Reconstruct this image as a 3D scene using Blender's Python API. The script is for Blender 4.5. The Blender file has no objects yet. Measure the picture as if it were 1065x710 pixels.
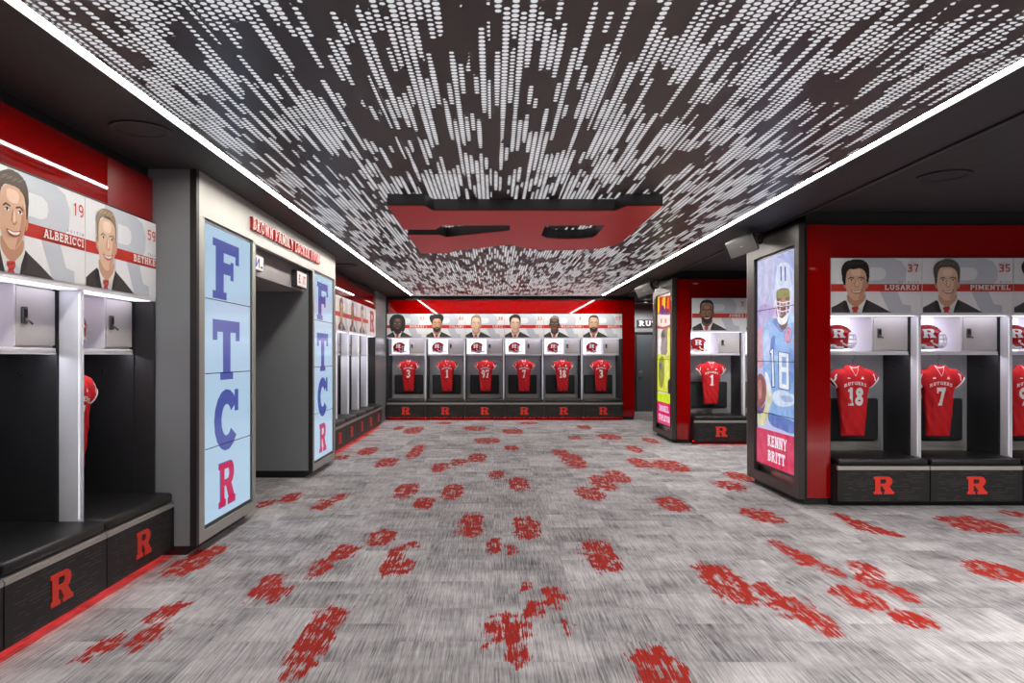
import bpy, bmesh, math, random
import numpy as np
from mathutils import Vector, Matrix
from mathutils.geometry import tessellate_polygon
from mathutils.bvhtree import BVHTree

PI = math.pi
C = bpy.context.scene.collection
random.seed(7)

# ------------------------------------------------------------------ camera, view, lights
F, CX, CY, EYE = 735.0, 513.5, 370.0, 1.515          # focal length and vanishing point in pixels of the 1065 wide frame
cam = bpy.data.cameras.new('camera'); camo = bpy.data.objects.new('camera', cam); C.objects.link(camo)
camo.location = (0, 0, EYE); camo.rotation_euler = (PI / 2, 0, 0)
cam.sensor_width = 36; cam.lens = F / 1065 * 36
cam.shift_x = (532.5 - CX) / 1065; cam.shift_y = (CY - 355) / 1065
cam.clip_start = .05; cam.clip_end = 100
sc = bpy.context.scene
sc.camera = camo
vs = sc.view_settings
vs.view_transform = 'Standard'; vs.look = 'None'; vs.gamma = 1; vs.use_curve_mapping = False; vs.exposure = 0.0
w = bpy.data.worlds.new('world'); sc.world = w; w.use_nodes = True
w.node_tree.nodes['Background'].inputs[0].default_value = (.5, .5, .55, 1)
w.node_tree.nodes['Background'].inputs[1].default_value = .05
sc.cycles.max_bounces = 8; sc.cycles.sample_clamp_indirect = 4

STRIP_POWER = 58      # the two long light lines
HOLE_POWER = .72      # luminous layer seen through the perforated ceiling
CUBBY_POWER = 1.4     # lit back of each helmet niche
SHELF_POWER = 27       # little strip under each shelf
FLOOR_RED_POWER = 10   # red strip under the benches

# ------------------------------------------------------------------ materials
def lin(c):
    f = lambda v: v / 12.92 if v <= .04045 else ((v + .055) / 1.055) ** 2.4
    return tuple(f(v / 255) for v in c) + (1,)

def mat(name, col, rough=.5, metal=0, emis=None, power=0, spec=.5, noise=0, nscale=30, coat=0):
    m = bpy.data.materials.new(name); m.use_nodes = True
    nt = m.node_tree; b = nt.nodes['Principled BSDF']
    c = lin(col)
    b.inputs['Base Color'].default_value = c
    b.inputs['Roughness'].default_value = rough
    b.inputs['Metallic'].default_value = metal
    b.inputs['Specular IOR Level'].default_value = spec
    b.inputs['Coat Weight'].default_value = coat
    if emis:
        b.inputs['Emission Color'].default_value = lin(emis)
        b.inputs['Emission Strength'].default_value = power
    if noise:
        tc = nt.nodes.new('ShaderNodeTexCoord'); n = nt.nodes.new('ShaderNodeTexNoise')
        n.inputs['Scale'].default_value = nscale; n.inputs['Detail'].default_value = 3
        mx = nt.nodes.new('ShaderNodeMix'); mx.data_type = 'RGBA'
        mx.inputs[6].default_value = tuple(v * (1 - noise) for v in c[:3]) + (1,)
        mx.inputs[7].default_value = tuple(min(1, v * (1 + noise)) for v in c[:3]) + (1,)
        nt.links.new(tc.outputs['Object'], n.inputs['Vector'])
        nt.links.new(n.outputs['Fac'], mx.inputs[0]); nt.links.new(mx.outputs[2], b.inputs['Base Color'])
    return m

class NG:      # tiny node helper
    def __init__(s, m): s.nt = m.node_tree; s.b = s.nt.nodes['Principled BSDF']
    def set(s, n, i, v):
        if hasattr(v, 'is_output') or isinstance(v, bpy.types.NodeSocket): s.nt.links.new(v, n.inputs[i])
        elif v is not None: n.inputs[i].default_value = v
    def m(s, op, a, b=None, c=None, clamp=False):
        n = s.nt.nodes.new('ShaderNodeMath'); n.operation = op; n.use_clamp = clamp
        s.set(n, 0, a); s.set(n, 1, b); s.set(n, 2, c); return n.outputs[0]
    def xyz(s, x, y, z=0.0):
        n = s.nt.nodes.new('ShaderNodeCombineXYZ'); s.set(n, 0, x); s.set(n, 1, y); s.set(n, 2, z); return n.outputs[0]
    def pos(s):
        t = s.nt.nodes.new('ShaderNodeTexCoord'); n = s.nt.nodes.new('ShaderNodeSeparateXYZ')
        s.nt.links.new(t.outputs['Object'], n.inputs[0]); return n.outputs
    def noise(s, vec, scale=1, detail=0, rough=.5):
        n = s.nt.nodes.new('ShaderNodeTexNoise'); s.set(n, 'Vector', vec)
        n.inputs['Scale'].default_value = scale; n.inputs['Detail'].default_value = detail; n.inputs['Roughness'].default_value = rough
        return n.outputs['Fac']
    def white(s, vec):
        n = s.nt.nodes.new('ShaderNodeTexWhiteNoise'); n.noise_dimensions = '3D'; s.set(n, 'Vector', vec); return n.outputs['Value']
    def mix(s, f, a, b):
        n = s.nt.nodes.new('ShaderNodeMix'); n.data_type = 'RGBA'; s.set(n, 0, f); s.set(n, 6, a); s.set(n, 7, b); return n.outputs[2]
    def ramp(s, v, lo, hi):
        n = s.nt.nodes.new('ShaderNodeMapRange'); n.clamp = True; s.set(n, 0, v); s.set(n, 1, lo); s.set(n, 2, hi); return n.outputs[0]
    def out(s, name, v): s.nt.links.new(v, s.b.inputs[name])

M = {}
M['black_metal'] = mat('black_metal', (30, 29, 31), .45)
M['black_lam'] = mat('black_laminate', (34, 34, 37), .5, noise=.1)
M['black_rubber'] = mat('black_rubber', (16, 16, 17), .6)
M['leather'] = mat('black_vinyl', (26, 25, 27), .38, noise=.15, nscale=60)
M['board'] = mat('charcoal_padding', (44, 45, 48), .6, noise=.1)
M['white_lam'] = mat('white_laminate', (236, 234, 240), .4)
M['lock_door'] = mat('pale_grey_laminate', (212, 207, 209), .45)
M['niche_grey'] = mat('grey_laminate', (168, 170, 176), .45, noise=.05)
M['fin'] = mat('white_lacquer', (226, 227, 236), .35)
M['steel'] = mat('brushed_steel', (190, 186, 180), .35, .6)
M['dark_steel'] = mat('dark_steel', (82, 80, 80), .4, .7)
M['lock_metal'] = mat('lock_metal', (110, 108, 106), .35, .7)
M['red_gloss'] = mat('red_gloss_laminate', (146, 0, 0), .03, coat=.3)
M['red_satin'] = mat('red_satin_laminate', (138, 0, 0), .35)
M['red_logo'] = mat('red_logo', (226, 54, 38), .45)
M['grey_wall'] = mat('grey_paint', (128, 131, 136), .55, noise=.03, nscale=4)
M['mid_grey_wall'] = mat('satin_grey_panel', (122, 125, 130), .25, noise=.05, nscale=3)
M['stone'] = mat('pale_stone_facing', (170, 168, 162), .45, noise=.06, nscale=7)
M['frame_bronze'] = mat('dark_bronze_frame', (72, 68, 66), .35, .5)
M['light_trim'] = mat('pale_metal_trim', (170, 166, 160), .4, .3)
M['soffit'] = mat('charcoal_soffit', (42, 41, 44), .6, noise=.06, nscale=3)
M['bezel'] = mat('screen_bezel', (12, 12, 13), .3)
M['door'] = mat('blue_grey_door', (98, 105, 112), .45)
M['light_white'] = mat('light_diffuser', (255, 255, 255), .5, emis=(255, 250, 240), power=STRIP_POWER)
M['downlight'] = mat('downlight_lens', (255, 255, 255), .5, emis=(255, 250, 240), power=4)
M['led'] = mat('white_led', (255, 255, 255), .5, emis=(245, 245, 255), power=SHELF_POWER)
M['led_soft'] = mat('soft_white_led', (255, 255, 255), .5, emis=(240, 240, 255), power=.55)
M['rail_glow'] = mat('soft_rail_light', (255, 255, 255), .5, emis=(242, 240, 252), power=1.9)
M['cubby_glow'] = mat('lit_niche_panel', (255, 255, 255), .5, emis=(240, 238, 255), power=CUBBY_POWER)
M['red_led'] = mat('red_led', (255, 40, 30), .5, emis=(255, 8, 6), power=FLOOR_RED_POWER)
M['helmet_red'] = mat('helmet_red', (184, 8, 18), .15, coat=.5)
M['helmet_white'] = mat('helmet_white', (235, 235, 238), .4)
M['pad_black'] = mat('helmet_pad', (20, 20, 22), .7)
M['jersey'] = mat('jersey_red', (206, 10, 24), .75, noise=.12, nscale=90)
M['jersey_white'] = mat('jersey_white', (238, 238, 238), .7)
M['hanger'] = mat('hanger_grey', (90, 92, 96), .3, .4)
M['speaker_grey'] = mat('speaker_grille', (96, 94, 92), .6, noise=.25, nscale=400)
M['speaker_body'] = mat('speaker_cabinet', (60, 59, 60), .5)
# prints
M['p_bg'] = mat('print_ground', (236, 237, 241), .35, noise=.04, nscale=3)
M['p_r'] = mat('print_pale_letter', (200, 205, 216), .35)
M['p_hole'] = mat('print_pale_counter', (230, 232, 237), .35)
M['p_band'] = mat('print_red_band', (200, 52, 44), .35)
M['p_grey_text'] = mat('print_grey_text', (130, 132, 138), .35)
M['p_white'] = mat('print_white', (236, 234, 232), .35)
M['p_shirt'] = mat('print_shirt', (214, 222, 232), .35)
M['p_collar'] = mat('print_collar_line', (176, 186, 200), .35)
M['p_jacket'] = mat('print_jacket', (66, 62, 64), .35)
M['p_lapel'] = mat('print_lapel', (44, 41, 43), .35)
M['p_tie'] = mat('print_tie', (206, 74, 60), .35)
M['p_tie2'] = mat('print_tie_stripe', (170, 40, 36), .35)
M['p_mouth'] = mat('print_mouth', (176, 92, 80), .35)
M['p_eye'] = mat('print_eye', (46, 36, 32), .35)
M['sign_black'] = mat('sign_black', (34, 34, 36), .5)
M['header_grey'] = mat('header_greige', (150, 146, 144), .5)
M['blue_sign'] = mat('sign_blue', (60, 70, 150), .5)
M['letter_red'] = mat('letter_red', (176, 36, 30), .35)

def screen_mat(name, col, power=1.0):
    return mat('glow_' + name, (10, 10, 10), .12, emis=col, power=power)

# perforated ceiling: rows of round holes with a luminous layer behind
def make_perforated():
    m = mat('perforated_black_metal', (64, 57, 56), .38, .0, spec=.6)
    g = NG(m); X, Y, Z = g.pos()
    cw, rh = .0359, .040
    xs = g.m('DIVIDE', X, cw); col = g.m('FLOOR', xs); fx = g.m('SUBTRACT', g.m('SUBTRACT', xs, col), .5)
    odd = g.m('MULTIPLY', g.m('FLOORED_MODULO', col, 2.0), .5)
    ys = g.m('ADD', g.m('DIVIDE', Y, rh), odd); row = g.m('FLOOR', ys); fy = g.m('SUBTRACT', g.m('SUBTRACT', ys, row), .5)
    dx = g.m('MULTIPLY', fx, cw); dy = g.m('MULTIPLY', fy, rh)
    dist = g.m('SQRT', g.m('ADD', g.m('MULTIPLY', dx, dx), g.m('MULTIPLY', dy, dy)))
    run = g.noise(g.xyz(g.m('MULTIPLY', col, 17.31), g.m('MULTIPLY', row, .072), 3.3), 1, 1, .45)
    big = g.noise(g.xyz(g.m('MULTIPLY', X, 3.0), g.m('MULTIPLY', Y, 1.3), 1.7), 1, 1)
    v = g.m('ADD', g.m('MULTIPLY', run, 1.0), g.m('MULTIPLY', big, .5))
    v = g.m('SUBTRACT', v, .725)
    on = g.m('GREATER_THAN', v, 0.0)
    r = g.m('ADD', .0118, g.m('MULTIPLY', g.ramp(v, 0.0, .14), .0042))
    hole = g.ramp(g.m('SUBTRACT', r, dist), -.0008, .0008)
    # the joints between panels
    jx = g.m('ABSOLUTE', g.m('SUBTRACT', g.m('FRACT', g.m('DIVIDE', g.m('ADD', X, .013 + 6.1), .6103)), .0))
    jx2 = g.m('MINIMUM', jx, g.m('SUBTRACT', 1.0, jx))
    jy = g.m('FRACT', g.m('DIVIDE', g.m('ADD', Y, 12.2 - 3.94), 1.25)); jy2 = g.m('MINIMUM', jy, g.m('SUBTRACT', 1.0, jy))
    far = g.m('MULTIPLY', g.m('GREATER_THAN', jx2, .010), g.m('GREATER_THAN', jy2, .004))
    mask = g.m('MULTIPLY', g.m('MULTIPLY', hole, on), far)
    g.b.inputs['Emission Color'].default_value = lin((246, 246, 250))
    g.out('Emission Strength', g.m('MULTIPLY', mask, HOLE_POWER))
    return m
M['perforated'] = make_perforated()

def make_carpet():
    m = mat('grey_plank_carpet', (150, 148, 150), .9, spec=.15)
    g = NG(m); X, Y, Z = g.pos()
    cx = g.m('FLOOR', g.m('DIVIDE', X, .5)); ry = g.m('FLOOR', g.m('ADD', g.m('DIVIDE', Y, .5), g.m('MULTIPLY', cx, .5)))
    tile = g.white(g.xyz(cx, ry, .5))
    off = g.m('MULTIPLY', tile, 37.0)
    s1 = g.noise(g.xyz(g.m('ADD', g.m('MULTIPLY', X, 100.0), off), g.m('MULTIPLY', Y, 2.6), 0.0), 1, 3, .6)
    s2 = g.noise(g.xyz(g.m('MULTIPLY', X, 300.0), g.m('ADD', off, g.m('MULTIPLY', Y, 7.0)), 2.0), 1, 2, .6)
    mott = g.noise(g.xyz(g.m('MULTIPLY', X, 2.2), g.m('ADD', off, g.m('MULTIPLY', Y, 2.8)), 9.0), 1, 3, .6)
    v = g.m('ADD', g.m('ADD', g.m('MULTIPLY', s1, .62), g.m('MULTIPLY', s2, .40)), g.m('ADD', g.m('MULTIPLY', mott, .55), g.m('MULTIPLY', tile, .10)))
    k = g.ramp(v, .58, 1.08)
    grey = g.mix(k, lin((54, 53, 56)), lin((202, 198, 202)))
    at = g.nt.nodes.new('ShaderNodeAttribute'); at.attribute_name = 'red_mask'
    edge = g.noise(g.xyz(g.m('MULTIPLY', X, 95.0), g.m('ADD', off, g.m('MULTIPLY', Y, 3.6)), 5.0), 1, 3, .7)
    clump = g.noise(g.xyz(g.m('MULTIPLY', X, 16.0), g.m('MULTIPLY', Y, 8.0), 8.0), 1, 2)
    q = g.m('ADD', at.outputs['Fac'], g.m('ADD', g.m('MULTIPLY', g.m('SUBTRACT', edge, .5), 2.6), g.m('MULTIPLY', g.m('SUBTRACT', clump, .5), 1.9)))
    rm = g.m('MULTIPLY', g.ramp(q, .42, .54), g.m('GREATER_THAN', at.outputs['Fac'], .01))
    fib = g.ramp(g.m('ADD', g.m('MULTIPLY', s2, .6), g.m('MULTIPLY', s1, .5)), .35, .85)
    red = g.mix(fib, lin((108, 24, 18)), lin((192, 48, 34)))
    g.out('Base Color', g.mix(rm, grey, red))
    bp = g.nt.nodes.new('ShaderNodeBump'); bp.inputs['Strength'].default_value = .25; bp.inputs['Distance'].default_value = .004
    g.set(bp, 'Height', s2); g.nt.links.new(bp.outputs[0], g.b.inputs['Normal'])
    return m
M['carpet'] = make_carpet()

def make_slots():       # drawer face with rows of thin routed dashes
    m = mat('slotted_drawer_face', (34, 33, 34), .5)
    g = NG(m); X, Y, Z = g.pos()
    zz = g.m('DIVIDE', Z, .0205); row = g.m('FLOOR', zz); fz = g.m('ABSOLUTE', g.m('SUBTRACT', g.m('SUBTRACT', zz, row), .5))
    n = g.noise(g.xyz(g.m('ADD', g.m('MULTIPLY', X, 7.5), g.m('MULTIPLY', row, 5.7)), g.m('MULTIPLY', row, 3.77), 0.0), 1, 1)
    on = g.m('MULTIPLY', g.m('LESS_THAN', fz, .085), g.m('GREATER_THAN', n, .50))
    inside = g.m('MULTIPLY', g.m('GREATER_THAN', X, .07), g.m('LESS_THAN', X, .87))
    g.out('Base Color', g.mix(g.m('MULTIPLY', on, inside), lin((23, 22, 23)), lin((80, 76, 70))))
    return m
M['slots'] = make_slots()

def make_tiles():
    m = mat('charcoal_ceiling_tile', (48, 47, 49), .7)
    g = NG(m); X, Y, Z = g.pos()
    def near(v, per, off):
        f = g.m('FRACT', g.m('DIVIDE', g.m('ADD', v, off), per)); return g.m('LESS_THAN', g.m('MINIMUM', f, g.m('SUBTRACT', 1.0, f)), .008)
    ln = g.m('MAXIMUM', near(X, .61, 20.0), near(Y, 1.22 / 2, 20.13))
    g.out('Base Color', g.mix(ln, lin((50, 49, 51)), lin((28, 27, 28))))
    return m
M['tiles'] = make_tiles()

# ------------------------------------------------------------------ geometry helpers
class MB:
    def __init__(s): s.v = []; s.f = []; s.fm = []; s.mats = []
    def mi(s, m):
        if isinstance(m, str): m = M[m]
        if m not in s.mats: s.mats.append(m)
        return s.mats.index(m)
    def add(s, vs, fs, m):
        o = len(s.v); s.v += [tuple(p) for p in vs]; k = s.mi(m)
        for f in fs: s.f.append(tuple(i + o for i in f)); s.fm.append(k)
    def box(s, x0, x1, y0, y1, z0, z1, m):
        v = [(x, y, z) for z in (z0, z1) for y in (y0, y1) for x in (x0, x1)]
        s.add(v, [(0, 2, 3, 1), (4, 5, 7, 6), (0, 1, 5, 4), (2, 6, 7, 3), (0, 4, 6, 2), (1, 3, 7, 5)], m); return s
    def rbox(s, x0, x1, y0, y1, z0, z1, r, m, seg=3):
        b = bmesh.new(); bmesh.ops.create_cube(b, size=1)
        for v in b.verts: v.co = Vector(((x0 + x1) / 2 + v.co.x * (x1 - x0), (y0 + y1) / 2 + v.co.y * (y1 - y0), (z0 + z1) / 2 + v.co.z * (z1 - z0)))
        bmesh.ops.bevel(b, geom=b.edges[:], offset=r, segments=seg, affect='EDGES', profile=.5)
        b.verts.ensure_lookup_table()
        s.add([v.co[:] for v in b.verts], [[v.index for v in f.verts] for f in b.faces], m); b.free(); return s
    def poly(s, loops, fr, m, h=0, d=0):
        """flat polygon with holes in frame fr=(origin,u,v,n); d lifts it along n, h extrudes it towards n"""
        O, U, V, N = fr
        pts = [p for l in loops for p in l]
        tris = tessellate_polygon([[Vector((a, b, 0)) for a, b in l] for l in loops])
        P = lambda a, b, k: O + U * a + V * b + N * k
        area = 0
        top = [P(a, b, d + h) for a, b in pts]
        fs = []
        for t in tris:
            a, b, c = (top[i] for i in t)
            fs.append(tuple(t) if (b - a).cross(c - a).dot(N) > 0 else tuple(reversed(t)))
        s.add(top, fs, m)
        if h:
            o = 0
            bot = [P(a, b, d) for a, b in pts]
            n = len(pts); qs = []
            for l in loops:
                L = len(l)
                for i in range(L): j = (i + 1) % L; qs.append((o + i, o + j, n + o + j, n + o + i))
                o += L
            s.add(bot + top, qs, m)
            s.add(bot, [tuple(reversed(f)) for f in fs], m)
        return s
    def tube(s, pts, r, m, seg=8, closed=False, caps=True):
        pts = [Vector(p) for p in pts]; n = len(pts); rings = []
        up = Vector((0, 0, 1))
        for i, p in enumerate(pts):
            a = pts[i - 1] if (i or closed) else p; b = pts[(i + 1) % n] if (i < n - 1 or closed) else p
            t = (b - a).normalized()
            x = t.cross(up)
            if x.length < .05: x = t.cross(Vector((1, 0, 0)))
            x.normalize(); y = t.cross(x)
            rr = r[i] if isinstance(r, (list, tuple)) else r
            rings.append([p + x * math.cos(2 * PI * k / seg) * rr + y * math.sin(2 * PI * k / seg) * rr for k in range(seg)])
        vs = [q for rg in rings for q in rg]; fs = []
        for i in range(n if closed else n - 1):
            j = (i + 1) % n
            for k in range(seg): l = (k + 1) % seg; fs.append((i * seg + k, i * seg + l, j * seg + l, j * seg + k))
        if caps and not closed:
            fs.append(tuple(reversed(range(seg)))); fs.append(tuple((n - 1) * seg + k for k in range(seg)))
        s.add(vs, fs, m); return s
    def lathe(s, prof, c, m, seg=32, axis='z'):
        vs = []; fs = []
        for r, z in prof:
            for k in range(seg):
                a = 2 * PI * k / seg
                vs.append((c[0] + r * math.cos(a), c[1] + r * math.sin(a), c[2] + z) if axis == 'z' else (c[0] + r * math.cos(a), c[1] + z, c[2] + r * math.sin(a)))
        for i in range(len(prof) - 1):
            for k in range(seg): l = (k + 1) % seg; fs.append((i * seg + k, i * seg + l, (i + 1) * seg + l, (i + 1) * seg + k))
        s.add(vs, fs, m); return s
    def loft(s, rings, m, cap=True):
        n = len(rings[0]); vs = [q for r in rings for q in r]; fs = []
        for i in range(len(rings) - 1):
            for k in range(n): l = (k + 1) % n; fs.append((i * n + k, i * n + l, (i + 1) * n + l, (i + 1) * n + k))
        if cap: fs.append(tuple(reversed(range(n)))); fs.append(tuple((len(rings) - 1) * n + k for k in range(n)))
        s.add(vs, fs, m); return s
    def mesh(s, name, smooth=False):
        me = bpy.data.meshes.new(name); me.from_pydata(s.v, [], s.f)
        for m in s.mats: me.materials.append(m)
        me.polygons.foreach_set('material_index', s.fm)
        if smooth:
            me.shade_smooth()
            try: me.set_sharp_from_angle(angle=math.radians(38))
            except Exception: pass
        me.update(); return me
    def build(s, name, parent=None, smooth=False, fix=False):
        me = s.mesh(name, smooth)
        if fix:
            b = bmesh.new(); b.from_mesh(me); bmesh.ops.recalc_face_normals(b, faces=b.faces[:]); b.to_mesh(me); b.free()
        o = bpy.data.objects.new(name, me); C.objects.link(o)
        if parent: o.parent = parent
        return o

def tag(o, label, cat, group=None, kind=None):
    o['label'] = label; o['category'] = cat
    if group: o['group'] = group
    if kind: o['kind'] = kind
    return o
def thing(name, label, cat, loc=(0, 0, 0), rz=0, group=None):
    o = bpy.data.objects.new(name, None); C.objects.link(o); o.location = loc; o.rotation_euler = (0, 0, rz)
    o.empty_display_size = .1
    return tag(o, label, cat, group)
def copy_tree(o, parent=None, keep=lambda c: True):
    c = o.copy(); C.objects.link(c); c.parent = parent
    for ch in [x for x in bpy.data.objects if x.parent == o]:
        if keep(ch): copy_tree(ch, c, keep)
    return c
def struct(name, mb, smooth=False):
    o = mb.build(name, smooth=smooth); o['kind'] = 'structure'; return o

VX, VY, VZ = Vector((1, 0, 0)), Vector((0, 1, 0)), Vector((0, 0, 1))
def frame(ox, oy, oz, u=VX, v=VZ, n=-VY): return (Vector((ox, oy, oz)), u, v, n)

def smooth_loop(pts, k=4):
    n = len(pts); out = []
    for i in range(n):
        p0, p1, p2, p3 = pts[i - 1], pts[i], pts[(i + 1) % n], pts[(i + 2) % n]
        for j in range(k):
            t = j / k
            out.append(tuple(.5 * ((2 * p1[a]) + (-p0[a] + p2[a]) * t + (2 * p0[a] - 5 * p1[a] + 4 * p2[a] - p3[a]) * t * t + (-p0[a] + 3 * p1[a] - 3 * p2[a] + p3[a]) * t ** 3) for a in (0, 1)))
    return out
def ell(cx, cy, rx, ry, n=20, a0=0): return [(cx + rx * math.cos(a0 + 2 * PI * i / n), cy + ry * math.sin(a0 + 2 * PI * i / n)) for i in range(n)]

# ---- the block letter: width 1.16, height 1
def block_r():
    o = [(0, 1), (0, .87), (.085, .84), (.085, .16), (0, .135), (0, 0), (.47, 0), (.47, .135), (.376, .17), (.376, .455), (.49, .455), (.665, .17), (.60, .14), (.60, 0), (1.16, 0), (1.16, .15), (1.075, .175),
         (.87, .47), (.93, .50), (.985, .54), (1.03, .60), (1.055, .67), (1.06, .74), (1.045, .82), (1.01, .89), (.955, .945), (.88, .985), (.79, 1)]
    h = [(.376, .60), (.376, .85), (.60, .85), (.66, .84), (.70, .80), (.715, .74), (.71, .68), (.68, .63), (.62, .60)]
    return [o[::-1], h]
RLOOPS = block_r()
def put_r(mb, fr, x, y, h, m, ext=0, d=0, wscale=1.0):
    mb.poly([[(x + a * h * wscale, y + b * h) for a, b in l] for l in RLOOPS], fr, m, ext, d)

# ---- slab lettering made of simple strokes in a unit high cell
def glyph(ch, t=.2, slab=True):
    P = []
    s, sw = (.13, .085) if slab else (0, 0)
    R = lambda x0, x1, y0, y1: P.append([(x0, y0), (x1, y0), (x1, y1), (x0, y1)])
    def stem(x, top=1, bot=1, y0=0, y1=1):
        R(x - t / 2, x + t / 2, y0, y1)
        if slab and top: R(x - t / 2 - sw, x + t / 2 + sw, y1 - s, y1)
        if slab and bot: R(x - t / 2 - sw, x + t / 2 + sw, y0, y0 + s)
    def diag(x0, y0, x1, y1, w=None):
        w = (w or t) / 2; P.append([(x0 - w, y0), (x0 + w, y0), (x1 + w, y1), (x1 - w, y1)])
    def arc(cx, cy, rx, ry, a0, a1, w=None, n=14):
        w = w or t * .9
        for i in range(n):
            a = math.radians(a0 + (a1 - a0) * i / n); b = math.radians(a0 + (a1 - a0) * (i + 1) / n)
            P.append([(cx + (rx - w) * math.cos(a), cy + (ry - w) * math.sin(a)), (cx + rx * math.cos(a), cy + ry * math.sin(a)),
                      (cx + rx * math.cos(b), cy + ry * math.sin(b)), (cx + (rx - w) * math.cos(b), cy + (ry - w) * math.sin(b))])
    W = .8; b = t * .85; L = .17 if slab else .1
    if ch == 'A': diag(.12, 0, .42, 1); diag(.78, 0, .48, 1); R(.22, .68, .25, .25 + b * .8); (R(-.03, .3, 0, s), R(.6, .93, 0, s)) if slab else None; W = .9
    elif ch == 'B': stem(.2); arc(.45, .73, .3, .27, -90, 90); arc(.47, .28, .34, .28, -90, 90); R(.2, .46, 1 - b, 1); R(.2, .46, 0, b); R(.2, .46, .47, .47 + b * .8); W = .85
    elif ch == 'C': arc(.46, .5, .42, .5, 32, 325); R(.74, .88, .62, .98) if slab else None; W = .9
    elif ch == 'D': stem(.2); arc(.42, .5, .42, .5, -90, 90); R(.2, .43, 1 - b, 1); R(.2, .43, 0, b); W = .88
    elif ch == 'E': stem(.2); R(.1, .76, 1 - b, 1); R(.1, .8, 0, b); R(.2, .6, .42, .42 + b); (R(.66, .78, .7, 1), R(.7, .82, 0, .3), R(.52, .62, .34, .66)) if slab else None; W = .84
    elif ch == 'F': stem(.2); R(.1, .78, 1 - b, 1); R(.2, .6, .44, .44 + b); (R(.68, .8, .66, 1), R(.52, .62, .36, .68)) if slab else None; W = .82
    elif ch == 'G': arc(.46, .5, .42, .5, 50, 320); R(.66, .86, .05, .46); R(.5, .9, .38, .5); (R(.72, .86, .64, .98)) if slab else None; W = .92
    elif ch == 'H': stem(.2); stem(.72); R(.2, .72, .42, .42 + b); W = .92
    elif ch == 'I': stem(.2); W = .4
    elif ch == 'J': R(.4, .6, .25, 1); arc(.3, .28, .3, .28, 180, 360); R(.3, .72, 1 - s, 1) if slab else None; W = .74
    elif ch == 'K': stem(.2); diag(.32, .45, .72, 1); diag(.4, .55, .78, 0); (R(.56, .88, 1 - s, 1), R(.6, .94, 0, s)) if slab else None; W = .93
    elif ch == 'L': stem(.2); R(.2, .74, 0, b); R(.64, .78, 0, .38) if slab else None; W = .8
    elif ch == 'M': stem(.2); stem(.95); diag(.24, 1, .575, .2, t); diag(.91, 1, .575, .2, t); W = 1.15
    elif ch == 'N': stem(.2, bot=1); stem(.76, bot=0); diag(.22, 1, .74, 0); W = .96
    elif ch == 'O': arc(.46, .5, .44, .5, 0, 360, n=20); W = .92
    elif ch == 'P': stem(.2); arc(.45, .71, .34, .29, -90, 90); R(.2, .46, 1 - b, 1); R(.2, .46, .42, .42 + b); W = .8
    elif ch == 'R': stem(.2); arc(.45, .73, .32, .27, -90, 90); R(.2, .46, 1 - b, 1); R(.2, .46, .46, .46 + b * .9); diag(.74, 0, .45, .5); R(.6, .92, 0, s) if slab else None; W = .93
    elif ch == 'S': arc(.4, .72, .34, .28, 30, 270); arc(.4, .28, .36, .3, -150, 90); (R(.62, .72, .68, 1), R(.06, .16, 0, .32)) if slab else None; W = .8
    elif ch == 'T': stem(.42, top=0); R(.04, .8, 1 - b, 1); (R(.0, .13, .66, 1), R(.71, .84, .66, 1)) if slab else None; W = .84
    elif ch == 'U': stem(.2, bot=0, y0=.3); stem(.74, bot=0, y0=.3); arc(.47, .34, .37, .34, 180, 360, t); W = .94
    elif ch == 'V': diag(.15, 1, .45, 0); diag(.75, 1, .45, 0); W = .9
    elif ch == 'W': diag(.15, 1, .35, 0); diag(.58, 1, .35, 0); diag(.58, 1, .82, 0); diag(1.02, 1, .82, 0); (R(0, .34, 1 - s, 1), R(.86, 1.18, 1 - s, 1)) if slab else None; W = 1.18
    elif ch == 'Y': R(.36, .36 + t, 0, .5); diag(.46, .42, .14, 1); diag(.46, .42, .8, 1); (R(.26, .66, 0, s), R(0, .3, 1 - s, 1), R(.64, .94, 1 - s, 1)) if slab else None; W = .92
    elif ch == 'Z': R(.05, .75, 1 - b, 1); R(.05, .78, 0, b); diag(.18, 0, .64, 1); W = .82
    elif ch == '0': arc(.35, .5, .33, .5, 0, 360, n=18); W = .72
    elif ch == '1': R(.2, .2 + t, 0, 1); R(.06, .2, .76, .9); (R(.06, .54, 0, s)) if slab else None; W = .56
    elif ch == '3': R(.06, .4, 1 - b, 1); R(.06, .4, 0, b); R(.2, .42, .43, .57); arc(.36, .73, .32, .27, -90, 90); arc(.36, .28, .34, .28, -90, 90); (R(.04, .14, .72, 1), R(.04, .14, 0, .28)) if slab else None; W = .74
    elif ch == '5': R(.08, .64, 1 - b, 1); R(.08, .08 + t * .9, .5, 1); R(.08, .36, .5, .5 + b); arc(.34, .32, .34, .32, -150, 95); W = .74
    elif ch == '7': R(.04, .68, 1 - b, 1); diag(.3, 0, .58, 1); (R(.04, .14, .68, 1), R(.14, .46, 0, s)) if slab else None; W = .74
    elif ch == '8': arc(.36, .74, .29, .26, 0, 360, n=14); arc(.36, .27, .34, .28, 0, 360, n=14); W = .74
    elif ch == '9': arc(.36, .68, .33, .32, 0, 360, n=16); R(.69 - t * .95, .69, .3, .7); arc(.35, .32, .34, .32, -105, 0); W = .74
    elif ch == '.': R(.1, .22, 0, .12); W = .34
    elif ch == ' ': W = .45
    return P, W
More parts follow.
